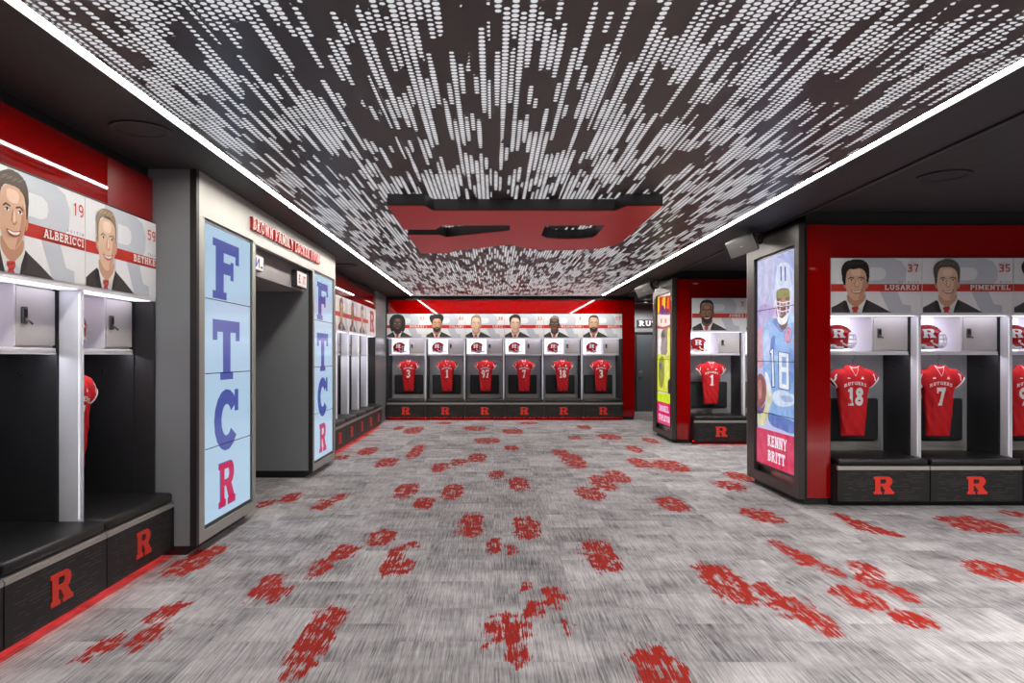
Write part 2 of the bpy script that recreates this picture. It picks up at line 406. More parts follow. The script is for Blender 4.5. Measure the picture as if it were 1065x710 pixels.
def text(mb, fr, s, x, y, h, m, ext=0, d=0, align='l', wscale=1.0, t=.2, slab=True, gap=.1, order=2e-5, width=None):
    gl = [glyph(c, t, slab) for c in s]
    tot = sum(g[1] + gap for g in gl) - gap
    if width: wscale = width / (tot * h)
    W = tot * h * wscale
    if align == 'r': x -= W
    if align == 'c': x -= W / 2
    k = 0
    for P, wd in gl:
        for p in P:
            mb.poly([[(x + a * h * wscale, y + b * h) for a, b in p]], fr, m, ext, d + k * order); k = (k + 1) % 40
        x += (wd + gap) * h * wscale

# ------------------------------------------------------------------ the setting
# floor, with the places of the red flecks as measured on the floor
PATCH = [(599,566,185,221),(690,657,93,118),(677,645,140,168),(648,625,160,186),(708,629,306,346),(660,636,325,338),(624,596,262,290),(627,606,284,300),
 (600,580,322,345),(582,566,343,372),(528,520,267,284),(523,512,292,312),(531,519,325,345),(521,513,345,360),(478,473,348,363),(473,465,373,392),(486,481,391,402),
 (567,551,383,412),(600,567,398,418),(598,581,410,432),(569,562,424,440),(518,502,410,435),(529,517,430,453),(520,503,459,482),(486,476,391,413),(477,462,425,440),
 (491,481,448,467),(484,477,468,485),(481,471,486,506),(451,444,420,440),(498,489,508,525),(510,496,528,551),(559,534,476,503),(576,559,506,523),(561,537,533,562),
 (578,565,528,537),(474,467,574,591),(487,471,584,608),(520,506,600,628),(510,494,615,640),(502,489,630,654),(471,463,653,668),(487,476,655,677),(491,478,682,715),
 (532,516,684,714),(596,561,608,643),(615,604,544,556),(634,609,563,587),(645,623,546,563),(662,643,582,595),(669,637,502,552),(692,666,527,552),(682,668,503,512),
 (740,671,664,720),(457,453,591,605),(457,451,622,645),(461,455,493,520),(468,463,524,540),(448,443,482,506),(451,446,522,545),(461,455,669,684),
 (629,585,735,778),(627,605,790,812),(645,623,805,828),(663,620,831,860),(574,562,802,820),(592,570,823,850),(600,588,860,876),(637,608,873,915),(600,583,888,914),
 (615,596,892,925),(627,607,925,950),(656,633,930,970),(510,500,745,775),(501,490,757,780),(544,528,775,810),(542,533,868,885),(556,540,888,915),(559,551,922,938),
 (555,536,985,1045),(605,582,1010,1062),(538,530,1045,1065),(441,438.5,455,470),(441,438.5,540,560),(446,442,600,615),(447,443,350+60,350+70)]
def make_floor():
    x0, x1, y0, y1, s, t = -5.6, 8.4, -3.2, 19.6, .04, .06
    nx = int((x1 - x0) / s) + 1; ny = int((y1 - y0) / t) + 1
    gx = np.linspace(x0, x1, nx); gy = np.linspace(y0, y1, ny)
    XX, YY = np.meshgrid(gx, gy)
    co = np.stack([XX.ravel(), YY.ravel(), np.zeros(nx * ny)], 1).astype(np.float32)
    idx = np.arange(nx * ny).reshape(ny, nx)
    q = np.stack([idx[:-1, :-1], idx[:-1, 1:], idx[1:, 1:], idx[1:, :-1]], -1).reshape(-1, 4)
    me = bpy.data.meshes.new('floor')
    me.vertices.add(nx * ny); me.vertices.foreach_set('co', co.ravel())
    me.loops.add(q.size); me.loops.foreach_set('vertex_index', q.ravel().astype(np.int32))
    me.polygons.add(len(q)); me.polygons.foreach_set('loop_start', np.arange(0, q.size, 4, dtype=np.int32))
    me.update()
    mask = np.zeros(nx * ny, np.float32)
    for yn, yf, xl, xr in PATCH:
        dn, df = F * EYE / (yn - CY), F * EYE / (yf - CY); ym = (yn + yf) / 2; dm = F * EYE / (ym - CY)
        xa, xb = (xl - CX) * dm / F, (xr - CX) * dm / F
        hw, hd = (xb - xa) / 2 * 1.14, (df - dn) / 2 * 1.14; cx, cy = (xa + xb) / 2, (dn + df) / 2
        v = 1.0 - ((np.abs(co[:, 0] - cx) / hw) ** 3 + (np.abs(co[:, 1] - cy) / hd) ** 3) ** (1 / 3)
        mask = np.maximum(mask, np.clip(v * 2.8, 0, .70))
    a = me.attributes.new('red_mask', 'FLOAT', 'POINT'); a.data.foreach_set('value', mask)
    me.materials.append(M['carpet'])
    o = bpy.data.objects.new('floor', me); C.objects.link(o); o['kind'] = 'structure'
make_floor()

ZC = 2.93
struct('ceiling', MB().box(-1.88, 2.51, -3.1, 16.45, ZC, ZC + .03, 'perforated'))
struct('ceiling', MB().box(-5.6, -1.945, -3.2, 19.6, ZC, ZC + .2, 'soffit').box(-1.945, 2.58, 16.52, 19.6, ZC, ZC + .2, 'soffit').box(2.58, 3.1, -3.2, 19.6, ZC, ZC + .2, 'soffit').box(-1.945, 2.58, -3.2, 16.52, ZC + .06, ZC + .2, 'soffit'))
struct('ceiling', MB().box(3.1, 8.4, -3.2, 19.6, 2.995, 3.13, 'tiles').box(3.06, 3.10, -3.2, 19.6, 2.915, 2.931, 'black_metal'))
struct('wall_left', MB().box(-3.32, -3.225, -3.2, 5.353, 0, ZC, 'black_lam').box(-3.32, -3.225, 10.06, 15.32, 0, ZC, 'black_lam'))
struct('wall_left', MB().box(-3.3, -2.56, 15.32, 17.5, 0, ZC, 'mid_grey_wall'))
struct('wall_right', MB().box(8.3, 8.4, -3.2, 19.6, 0, 3.0, 'grey_wall'))
struct('wall_front', MB().box(-5.6, 8.4, -3.3, -3.2, 0, 3.0, 'grey_wall'))
struct('wall_back', MB().box(3.38, 4.1 - .03, 19.3, 19.4, 2.17, ZC, 'grey_wall').box(3.38, 3.86, 19.3, 19.4, 0, 2.17, 'grey_wall').box(4.82, 8.3, 19.3, 19.4, 0, ZC, 'grey_wall').box(4.07, 4.82, 19.3, 19.4, 2.17, ZC, 'grey_wall'))
struct('wall_back', MB().box(-2.56, 3.35, 17.44, 17.54, 0, ZC, 'black_lam').box(-2.56, 3.35, 16.86, 17.44, 2.84, ZC, 'black_metal'))
# upper red panels
struct('wall_left', MB().box(-3.22, -2.585, -3.2, 4.73, 1.965, 2.85, 'red_gloss').box(-3.2, -2.62, -3.2, 5.353, 2.85, ZC, 'black_metal'))
struct('wall_left', MB().box(-3.22, -2.585, 4.732, 5.352, 1.965, 2.85, 'red_satin'))
struct('wall_left', MB().box(-3.22, -2.585, 10.06, 15.318, 1.965, 2.85, 'red_gloss').box(-3.2, -2.62, 10.06, 15.318, 2.85, ZC, 'black_metal'))
struct('wall_back', MB().box(-2.50, 3.35, 16.79, 17.43, 1.965, 2.84, 'red_gloss'))
struct('wall_back', MB().box(3.052, 3.35, 16.79, 17.43, .075, 1.965, 'red_gloss').box(3.07, 3.33, 16.82, 17.4, 0, .075, 'black_rubber').box(-2.56, -2.50, 16.79, 17.43, 0, 2.84, 'black_lam'))
struct('wall_back', MB().box(3.28, 3.35, 17.43, 19.3, 0, ZC, 'red_satin'))
# right hand blocks, each with a screen on its end
def right_block(y, yb, x0):
    struct('wall_right', MB().box(3.125, x0 - .012, y + .03, y + .8, .07, 2.85, 'red_gloss').box(x0 - .012, 8.3, y + .065, y + .75, 1.965, 2.85, 'red_gloss'))
    struct('wall_right', MB().box(x0 - .012, x0 - .001, y + .045, y + .8, .0, 2.52, 'black_metal').box(3.16, x0 - .02, y + .06, yb - .06, 0, .07, 'black_rubber')
           .box(3.2, 8.3, y + .1, yb - .05, 2.85, 2.99, 'black_metal').box(x0, 8.3, y + .86, yb, .0, 2.85, 'black_lam').box(3.175, x0, y + .8, yb, .07, 2.85, 'black_lam'))
right_block(7.15, 8.62, 3.43)
right_block(12.22, 13.72, 3.42)
# left portal
PX = -2.25
struct('wall_left', MB().box(-3.3, PX - .05, 5.353, 6.68, .075, ZC, 'grey_wall').box(-3.3, PX - .09, 5.38, 6.64, 0, .075, 'black_rubber')
       .box(PX - .05, PX - .0, 5.350, 5.40, .075, ZC, 'black_metal').box(-5.5, -3.3, 6.6, 6.68, 0, ZC, 'grey_wall'))
struct('wall_left', MB().box(-5.5, PX - .05, 8.77, 10.05, .09, ZC, 'grey_wall').box(-5.5, PX - .11, 8.80, 10.02, 0, .09, 'black_rubber')
       .box(PX - .05, PX - .001, 8.768, 8.80, .075, ZC, 'black_metal').box(PX - .05, PX - .001, 10.03, 10.055, .075, ZC, 'black_metal'))
struct('wall_left', MB().box(-5.6, -5.5, 6.68, 8.77, 0, ZC, 'grey_wall').box(-5.5, -2.36, 6.68, 8.77, 2.31, ZC, 'header_grey').box(-2.36, PX - .05, 6.68, 8.77, 2.61, ZC, 'black_metal'))
fr = frame(PX - .05, 0, 0, VY, VZ, VX)
mb = MB(); Z0 = .075
outer = [(5.40, Z0), (6.68, Z0), (6.68, 2.57), (8.80, 2.57), (8.80, Z0), (10.03, Z0), (10.03, ZC), (5.40, ZC)]
h1 = [(5.50, .155), (5.50, 2.595), (6.61, 2.595), (6.61, .155)]; h2 = [(8.865, .155), (8.865, 2.595), (9.965, 2.595), (9.965, .155)]
mb.poly([outer, h1, h2], fr, 'stone', .05)
struct('trim_1', mb)
# light lines in the ceiling
def strip(label, x0, x1, y0, y1):
    t = thing('ceiling_light', label, 'ceiling light', ((x0 + x1) / 2, (y0 + y1) / 2, ZC), 0)
    a, b = (x1 - x0) / 2, (y1 - y0) / 2
    MB().box(-a, a, -b, b, .004, .01, 'light_white').build('diffuser', t)
    m = MB()
    if a < b: m.box(-a - .004, -a, -b, b, -.004, .05, 'black_metal').box(a, a + .004, -b, b, -.004, .05, 'black_metal')
    else: m.box(-a, a, -b - .004, -b, -.004, .05, 'black_metal').box(-a, a, b, b + .004, -.004, .05, 'black_metal')
    m.build('channel', t)
strip('long white light line along the perforated ceiling on the doorway portal side', -1.943, -1.884, -3.1, 16.45)
strip('long white light line along the perforated ceiling on the side with two speakers', 2.514, 2.576, -3.1, 16.45)
strip('short white light line crossing the far end of the perforated ceiling', -1.88, 2.51, 16.455, 16.515)

def round_speaker(label, x, y, z, r, m='soffit'):
    t = thing('ceiling_speaker', label, 'ceiling speaker', (x, y, z), 0, 'round ceiling speakers')
    MB().lathe([(r * .82, 0), (r * .82, -.006), (r, -.012), (r * 1.0, 0)], (0, 0, 0), 'black_lam', 40).build('rim', t, True)
    MB().lathe([(0, -.003), (r * .8, -.003), (r * .8, 0)], (0, 0, 0), 'soffit', 40).build('grille', t)
round_speaker('black round speaker in the dark soffit above the benches nearest the portal', -2.2, 4.41, ZC, .18)
round_speaker('dark round speaker in the soffit just past the doorway portal', -2.3, 11.0, ZC, .18)
round_speaker('round speaker with grey rim in the tiled ceiling before the red lockers', 3.70, 5.8, 2.995, .2)
def downlight(label, x, y, z, power, r=.07, group='recessed downlights'):
    t = thing('downlight', label, 'ceiling light', (x, y, z), 0, group)
    MB().lathe([(0, -.004), (r * .8, -.004), (r * .8, 0)], (0, 0, 0), 'downlight', 24).build('lens', t)
    MB().lathe([(r * .8, 0), (r * .82, -.008), (r, -.008), (r, 0)], (0, 0, 0), 'black_metal', 24).build('rim', t)
    l = bpy.data.lights.new('downlight_lamp', 'SPOT'); l.energy = power; l.spot_size = 2.7; l.spot_blend = .6; l.shadow_soft_size = r
    l.color = (1, .96, .92)
    o = bpy.data.objects.new('downlight_lamp', l); C.objects.link(o); o.parent = t; o.location = (0, 0, -.02)
downlight('small lit downlight in the dark ceiling before the grey door', 4.0, 18.6, ZC, 130)
for i, (x, y) in enumerate([(3.9, 2.4), (5.4, 2.4), (6.9, 2.4)]):  # lamps added out of view to brighten the near block's lockers
    downlight('added unseen downlight in the tiled ceiling before the near red block, ' + ['next to the light line', 'in the middle', 'next to the side wall'][i], x, y, 2.995, 540)
downlight('added unseen downlight in the tiled ceiling of the aisle before the distant red block', 4.1, 10.2, 2.995, 270)  # added fill lamp, hidden by the near block, for the distant lockers
downlight('added unseen downlight in the tiled ceiling deep in the aisle behind the near red block', 6.0, 10.2, 2.995, 150)  # second added fill lamp, unseen in the same aisle

# door at the back with its frame, handle and board
o = MB().box(3.905, 4.775, 19.30, 19.34, .01, 2.125, 'door').build('door_1'); o['kind'] = 'structure'
h = MB().rbox(4.0, 4.05, 19.275, 19.30, .95, 1.12, .008, 'steel').tube([(4.025, 19.285, 1.07), (4.025, 19.235, 1.07), (3.95, 19.235, 1.075)], .011, 'steel').build('door_handle', o)
MB().box(3.86, 3.905, 19.27, 19.36, 0, 2.17, 'dark_steel').box(4.775, 4.82, 19.27, 19.36, 0, 2.17, 'dark_steel').box(3.905, 4.775, 19.27, 19.36, 2.127, 2.17, 'dark_steel').build('door_frame', o)
t = thing('wall_sign', 'black board with white slab lettering above the grey door', 'sign', (3.9, 19.30, 2.30))
MB().box(0, 2.3, -.03, 0, 0, .2, 'sign_black').build('board', t)
mb = MB(); text(mb, frame(.06, -.031, .03), 'RUTGERS', 0, 0, .14, 'p_white', align='l', width=1.15); mb.build('lettering', t)

# ------------------------------------------------------------------ lockers
P = .93
LAB_L = 'black locker with white lock box and padded bench '
def make_locker():
    t = thing('locker', '', 'locker')
    MB().box(.0, .018, .285, .79, .06, 1.925, 'black_lam').build('side_panel', t)
    MB().box(P - .045, P - .001, .285, .79, .06, 1.925, 'black_lam').build('side_panel', t)
    MB().box(.018, P - .045, .775, .79, .4, 1.925, 'niche_grey').build('back_panel', t)
    MB().box(.0, P - .001, .14, .79, 1.927, 1.953, 'white_lam').build('top_rail', t)
    f = MB().rbox(P - .032, P - .004, .137, .284, .475, 1.925, .009, 'fin', 2).build('divider_fin', t, True)
    MB().box(P - .0345, P - .0322, .150, .158, .5, 1.90, 'led_soft').build('led_edge', f)
    s = MB().rbox(.019, P - .047, .288, .774, 1.535, 1.565, .006, 'white_lam', 2).build('shelf', t, True)
    MB().box(.06, .86, .31, .328, 1.5325, 1.5345, 'led').build('led_strip', s); MB().box(.019, P - .047, .288, .294, 1.525, 1.535, 'white_lam').build('shelf_lip', s)
    MB().box(.5, .512, .29, .774, 1.566, 1.926, 'white_lam').build('niche_side', t); MB().box(.02, .026, .29, .774, 1.566, 1.926, 'white_lam').build('niche_side', t)
    MB().box(.02, P - .05, .155, .28, 1.9245, 1.9268, 'rail_glow').build('led_strip', t)
    MB().box(.027, .499, .755, .765, 1.567, 1.925, 'cubby_glow').build('light_panel', t)
    k = MB().box(.513, P - .048, .31, .774, 1.567, 1.925, 'white_lam').build('lock_box', t)
    d = MB().rbox(.522, P - .054, .29, .309, 1.578, 1.915, .004, 'lock_door', 2).build('lock_box_door', k, True)
    l = MB().rbox(.555, .598, .272, .29, 1.70, 1.80, .006, 'lock_metal', 2).tube([(.576, .268, 1.725), (.576, .25, 1.715), (.60, .25, 1.70)], .007, 'lock_metal').box(.562, .59, .2705, .272, 1.74, 1.785, 'pad_black').build('lock', k, True)
    MB().rbox(.10, .80, .70, .765, .585, 1.05, .028, 'board', 4).build('back_cushion', t, True)
    MB().box(.08, .84, .755, .774, .475, .515, 'steel').box(.08, .84, .750, .774, .52, .57, 'steel').build('heater_rail', t)
    MB().box(.0, P - .001, .04, .75, .40, .418, 'black_lam').build('bench_deck', t)
    c = MB().rbox(.012, P - .012, .0, .66, .42, .487, .026, 'leather', 4)
    c.build('bench_cushion', t, True)
    r = MB()
    dr = MB().box(.006, P - .006, .0, .04, .062, .372, 'slots').build('drawer', t)
    MB().box(.006, P - .006, -.004, .035, .376, .398, 'steel').box(.006, P - .006, .004, .035, .398, .412, 'steel').build('drawer_pull', dr)
    e = MB(); put_r(e, frame(.365, 0, .135), 0, 0, .175, 'red_logo', .006); e.build('emblem', dr)
    MB().box(.0, P - .001, .05, .75, .062, .40, 'black_lam').build('bench_box', t)
    MB().box(.0, P - .001, .10, .74, .0, .06, 'black_rubber').build('plinth', t)
    for px in (.30, .70):
        MB().tube([(px, .775, 1.36), (px, .745, 1.36), (px, .735, 1.375)], .006, 'lock_metal').build('coat_hook', t)
    MB().tube([(P - .045, .5, 1.40), (P - .075, .5, 1.395), (P - .08, .5, 1.42)], .007, 'pad_black').build('coat_hook', t)
    rs = MB().box(.0, P - .001, .062, .078, .056, .0615, 'red_led').build('floor_light', t)
    return t
proto = make_locker()
first = [True]
def locker(label, loc, rz, fin=True, red=True, group=None):
    if first[0] and fin and red: o = proto; first[0] = False
    else: o = copy_tree(proto, None, lambda c: not ((not fin and c.name.startswith('divider_fin')) or (not red and c.name.startswith('floor_light'))))
    o.location = loc; o.rotation_euler = (0, 0, rz)
    o['label'] = label; o['category'] = 'locker'; o['group'] = group
    if not fin: MB().box(P - .03, P - .001, .14, .285, .418, 1.925, 'black_lam').build('end_panel', o)
    return o
XL = -2.422
LEFT0 = 3.494 - P
gL, gF, gB, gR, gM = 'lockers beside the portal', 'lockers beyond the portal', 'lockers across the far wall', 'lockers in the near red block', 'lockers in the distant red block'
left_y = [LEFT0, LEFT0 + P, LEFT0 + 2 * P]
locker('black locker at the frame edge, its drawer just cut off beside the near bench', (XL, left_y[0], 0), PI / 2, group=gL)
locker('open black locker under the nineteen portrait, large black bench seat in front', (XL, left_y[1], 0), PI / 2, group=gL)
locker('open black locker under the fifty-nine portrait, its bench ending at the grey pier', (XL, left_y[2], 0), PI / 2, fin=False, group=gL)
far_lab = ['black locker half hidden behind the white frame of the portal', 'black locker with white fin just past the portal edge', 'black locker with white fin midway along the row past the portal',
           'black locker before the last one in the row past the portal', 'dark end locker under the panel with the large red letter']
far_y = [10.67 + i * P for i in range(5)]
for i, y in enumerate(far_y): locker(far_lab[i], (XL, y, 0), PI / 2, fin=(i < 4), group=gF)
BX, BY = -2.534, 16.63
hair_b = ['man with long dark dreadlocks', 'man with high curly dark hair', 'man with short blond hair', 'man with neat dark brown hair', 'bald dark skinned man', 'bearded man with cropped black hair']
for i in range(6): locker('grey lined locker under the portrait of the ' + hair_b[i], (BX + i * P, BY, 0), 0, fin=(i < 5), group=gB)
RX, RY = 3.43, 7.06
nr = ['thirty-seven', 'thirty-five', 'frame edge']
locker('open locker next to the wide red panel, under the thirty-seven portrait', (RX, RY, 0), 0, red=False, group=gR)
locker('open locker under the thirty-five portrait in the near red block', (RX + P, RY, 0), 0, red=False, group=gR)
locker('locker cut by the picture edge, right of the thirty-five portrait', (RX + 2 * P, RY, 0), 0, red=False, group=gR)
MX, MY = 3.42, 12.06
locker('open locker in the distant red block, under the seven portrait of the bearded man', (MX, MY, 0), 0, group=gM)
locker('locker mostly hidden behind the large player screen in the distant red block', (MX + P, MY, 0), 0, fin=False, group=gM)
struct('trim_2', MB().box(XL - .1, XL - .0, 5.33, 5.352, .06, .41, 'black_lam'))

# ------------------------------------------------------------------ portrait signs
def q(x, y): return ((x - 55) / 656, (548 - y) / 656)
def Q(l, dx=0, dy=0): return [q(x + dx, y + dy) for x, y in l]
HAIR = {
 'short': [(146,362),(136,320),(128,270),(134,235),(165,205),(215,190),(265,198),(298,228),(306,285),(299,345),(292,340),(289,300),(280,268),(250,246),(215,243),(182,246),(163,268),(156,300),(152,345)],
 'crop': [(150,350),(143,300),(147,250),(175,212),(220,200),(265,208),(291,240),(299,300),(292,345),(288,300),(281,262),(255,240),(220,236),(186,240),(164,262),(156,300),(155,345)],
 'wavy': [(142,360),(128,310),(125,250),(150,212),(205,192),(265,198),(300,225),(312,275),(303,345),(294,340),(290,300),(276,266),(246,250),(212,258),(180,256),(160,282),(154,320),(152,355)],
 'curly': [(144,330),(120,290),(104,240),(125,200),(160,198),(190,182),(230,192),(270,182),(312,205),(330,250),(310,300),(298,338),(290,300),(274,266),(246,254),(212,256),(178,262),(160,290),(153,330)],
 'dread': [(120,440),(95,350),(100,270),(140,210),(220,185),(300,212),(338,280),(342,360),(325,440),(295,455),(290,330),(268,262),(225,250),(180,262),(152,330),(148,455)],
 'bald': [(150,330),(150,280),(162,244),(190,220),(225,212),(260,220),(284,247),(291,300),(287,318),(283,275),(262,236),(222,226),(182,238),(164,275),(158,330)],
}
def rough_edge(l, amp, seed=3):
    rnd = random.Random(seed); return [(x + rnd.uniform(-amp, amp), y + rnd.uniform(-amp, amp)) for x, y in l]
SKIN = {'light': ((222,178,150),(196,146,118),(240,206,184)), 'fair': ((232,196,170),(208,162,136),(246,218,200)), 'tan': ((204,156,120),(174,124,92),(226,184,152)),
        'brown': ((150,106,78),(116,78,56),(184,138,108)), 'dark': ((98,74,62),(70,50,42),(140,112,98))}
SK = {k: tuple(mat('print_skin_' + k + n, c, .35) for c, n in zip(v, ('', '_deep', '_bright'))) for k, v in SKIN.items()}
HC = {'black': mat('print_hair_black', (36, 32, 32), .35), 'brown': mat('print_hair_brown', (82, 66, 54), .35), 'blond': mat('print_hair_blond', (150, 128, 98), .35),
      'dark': mat('print_hair_dark', (56, 48, 44), .35), 'grey': mat('print_hair_soft', (92, 84, 78), .35)}
HL = {'black': mat('print_hair_black_sheen', (66, 60, 60), .35), 'brown': mat('print_hair_brown_sheen', (108, 90, 76), .35), 'blond': mat('print_hair_blond_sheen', (182, 160, 128), .35), 'dark': mat('print_hair_dark_sheen', (80, 72, 66), .35), 'grey': mat('print_hair_soft_sheen', (122, 112, 104), .35)}
def portrait(label, loc, rz, group, skin='light', hair='short', hc='black', number='', name='', first='', beard=False, smile=True, sx=0, nosign=False):
    t = thing('portrait_sign', label, 'sign', loc, rz, group)
    MB().box(.002, P - .002, .0, .02, 0, .558, 'p_white').build('panel', t)
    MB().box(.0, P, -.002, .02, .5585, .568, 'black_metal').build('top_trim', t)
    fr = frame(0, 0, .0)
    mb = MB(); L = [0]
    def lay(pts, m, sm=0, k=3):
        L[0] += 1
        mb.poly([smooth_loop(pts, k) if sm else pts], fr, m, d=.0003 + .00035 * L[0])
    lay([(.004, .002), (P - .004, .002), (P - .004, .557), (.004, .557)], 'p_bg')
    L[0] += 1
    if nosign:
        put_r(mb, fr, .22, .06, .44, 'p_band', d=.0012); mb.build('print', t); return t
    outerR = [(200,183),(470,183),(530,205),(560,260),(555,330),(520,370),(490,385),(535,490),(590,498),(592,546),(450,546),(380,400),(290,400),(290,546),(200,546)]
    lay(Q(outerR), 'p_r')
    lay(Q([(310,245),(390,245),(420,262),(426,290),(415,318),(385,330),(310,330)]), 'p_hole')
    lay([(.004, .218), (P - .004, .218), (P - .004, .294), (.004, .294)], 'p_band')
    s0, s1, s2 = SK[skin]
    D = lambda l: Q(l, sx)
    if hair == 'dread': lay(D([(110,300),(150,215),(225,190),(305,215),(335,300),(330,400),(290,452),(150,452),(112,400)]), HC[hc], 1)
    lay([p for p in D([(60 - sx,546),(60 - sx,512),(100,492),(150,462),(222,520),(292,458),(372,498),(430,530),(460,546)])], 'p_jacket')
    lay(D([(150,462),(175,450),(275,448),(292,458),(288,500),(262,546),(168,546),(155,500)]), 'p_shirt')
    lay(D([(172,420),(276,420),(280,462),(252,492),(222,508),(195,496),(168,466)]), s1, 1)
    lay(D([(165,468),(200,508),(178,530),(152,480)]), 'p_white'); lay(D([(285,462),(236,506),(262,528),(292,474)]), 'p_white')
    lay(D([(196,508),(238,504),(240,522),(230,534),(236,546),(198,546),(204,534),(194,522)]), 'p_tie')
    lay(D([(200,516),(236,508),(237,514),(201,523)]), 'p_tie2'); lay(D([(204,534),(232,526),(234,532),(206,541)]), 'p_tie2')
    lay(D([(148,466),(160,470),(185,546),(152,546),(132,510)]), 'p_lapel'); lay(D([(292,458),(302,464),(300,520),(262,546),(270,510)]), 'p_lapel')
    for sg in (-1, 1): lay(D([(222 + sg * 72, 330), (222 + sg * 84, 340), (222 + sg * 82, 372), (222 + sg * 70, 388)]), s1, 1)
    lay(D([(150,335),(154,285),(182,250),(222,240),(262,250),(290,285),(293,335),(286,388),(268,430),(240,460),(220,465),(200,460),(172,430),(156,388)]), s0, 1)
    lay(D([(272,300),(290,330),(284,388),(262,432),(236,458),(252,410),(266,360)]), s1, 1)
    lay(D([(192,262),(222,256),(252,264),(250,296),(222,302),(196,294)]), s2, 1)
    if beard: lay(D([(154,372),(166,398),(188,392),(222,386),(256,392),(278,398),(290,372),(284,415),(262,448),(222,474),(182,448),(160,415)]), HC[hc], 1)
    lay([p for p in rough_edge(smooth_loop(D(HAIR[hair]), 5), .0035 if hair in ('curly', 'wavy', 'dread') else .0018)], HC[hc])
    if hair in ('short', 'wavy', 'crop'):
        for k_ in range(4): lay(D([(160 + k_ * 28, 232 - (k_ % 2) * 6), (175 + k_ * 28, 214), (196 + k_ * 26, 210), (182 + k_ * 27, 222)]), HL[hc], 1)
    br = HC[hc]
    lay(D([(170,318),(186,308),(208,314),(208,320),(187,315),(172,324)]), br); lay(D([(236,314),(258,307),(276,317),(274,323),(257,314),(236,320)]), br)
    for ex in (190, 257):
        lay(D([(ex - 13, 331), (ex, 325), (ex + 13, 331), (ex, 336)]), 'p_white', 1); lay(D([(ex - 5, 330), (ex, 325), (ex + 5, 330), (ex, 336)]), 'p_eye', 1)
        lay(D([(ex - 15, 329), (ex, 322), (ex + 15, 330), (ex, 326)]), 'p_eye')
    lay(D([(212,372),(208,362),(216,330),(222,328),(216,366),(224,374),(236,366),(240,364),(236,376),(222,380)]), s1, 1)
    lay(D([(222,334),(228,334),(230,364),(222,368)]), s2, 1)
    if smile:
        lay(D([(184,398),(204,400),(222,402),(244,398),(262,394),(250,414),(224,422),(198,414)]), 'p_mouth', 1)
        lay(D([(192,401),(222,405),(254,399),(244,410),(224,414),(202,410)]), 'p_white', 1)
    else: lay(D([(192,402),(222,398),(254,401),(240,412),(222,415),(204,411)]), 'p_mouth', 1)
    d0 = .0003 + .00035 * (L[0] + 1)
    if number: text(mb, fr, number, .892, .415, .078, 'p_band', d=d0, align='r', wscale=.95, t=.165, slab=False, gap=.12)
    if name: text(mb, fr, name, .892, .233, .05, 'p_white', d=d0, align='r', wscale=1.12 if len(name) < 9 else 1.0, t=.22)
    if first: text(mb, fr, first, .892, .302, .018, 'p_grey_text', d=d0, align='r', wscale=1.0, t=.2, slab=False, gap=.9)
    mb.build('print', t)
    return t
g1, g2, g3, g4 = 'portrait signs beside the portal', 'portrait signs past the portal', 'portrait signs across the far wall', 'portrait signs on the red blocks'
ZP = 1.953
def left_sign(i_y, *a, **k): pass
portrait('portrait sign cut off by the picture edge, nearest of those beside the portal', (XL - .137, left_y[0], ZP), PI / 2, g1, number='', name='')
portrait('portrait sign of a smiling dark-haired man in a suit, red number nineteen', (XL - .137, left_y[1], ZP), PI / 2, g1, 'light', 'short', 'brown', '19', 'ALBERICCI', 'AUSTIN')
portrait('portrait sign of a light-haired man in a suit, red number fifty-nine', (XL - .137, left_y[2], ZP), PI / 2, g1, 'fair', 'crop', 'blond', '59', 'BETHKE', 'ZACK', sx=-10)
portrait('portrait sign partly behind the white frame past the portal', (XL - .137, far_y[0], ZP), PI / 2, g2, 'tan', 'crop', 'dark')
portrait('portrait sign of a man, first fully clear of the portal frame', (XL - .137, far_y[1], ZP), PI / 2, g2, 'tan', 'short', 'brown', '', '')
portrait('portrait sign of a man, middle one of those past the portal', (XL - .137, far_y[2], ZP), PI / 2, g2, 'brown', 'crop', 'dark')
portrait('portrait sign of a man, next to the white panel with the large red letter', (XL - .137, far_y[3], ZP), PI / 2, g2, 'fair', 'short', 'brown')
portrait('white sign panel with one large red block letter past the portal', (XL - .137, far_y[4], ZP), PI / 2, g2, nosign=True)
spec = [('dark', 'dread', 'black', '93', 'MURRAY', True, False), ('tan', 'curly', 'black', '80', 'COLLINS', True, False), ('fair', 'crop', 'blond', '38', 'KIRTZ', False, True),
        ('fair', 'short', 'black', '33', 'LEE', False, True), ('dark', 'bald', 'black', '8', 'WASHINGTON', False, False), ('tan', 'crop', 'black', '57', 'BEDELL', True, False)]
for i, (sk, ha, hc, nu, na, be, sm) in enumerate(spec):
    portrait('far portrait sign showing the ' + hair_b[i], (BX + i * P, BY + .135, ZP), 0, g3, sk, ha, hc, nu, na, '', be, sm)
portrait('portrait sign of a dark wavy-haired man, red number thirty-seven', (RX, RY + .135, ZP), 0, g4, 'light', 'wavy', 'black', '37', 'LUSARDI', 'SPENCER')
portrait('portrait sign of a man with short brushed hair, red number thirty-five', (RX + P, RY + .135, ZP), 0, g4, 'fair', 'short', 'grey', '35', 'PIMENTEL', 'MIKE')
portrait('portrait sign at the picture edge showing only a curly-haired man', (RX + 2 * P, RY + .135, ZP), 0, g4, 'brown', 'curly', 'black', '7', '')
portrait('portrait sign of a bearded man with cropped hair, red number seven', (MX, MY + .135, ZP), 0, g4, 'brown', 'crop', 'black', '7', 'JONES', 'DONTE', beard=True)
portrait('portrait sign mostly hidden behind the large player screen', (MX + P, MY + .135, ZP), 0, g4, 'tan', 'short', 'dark')

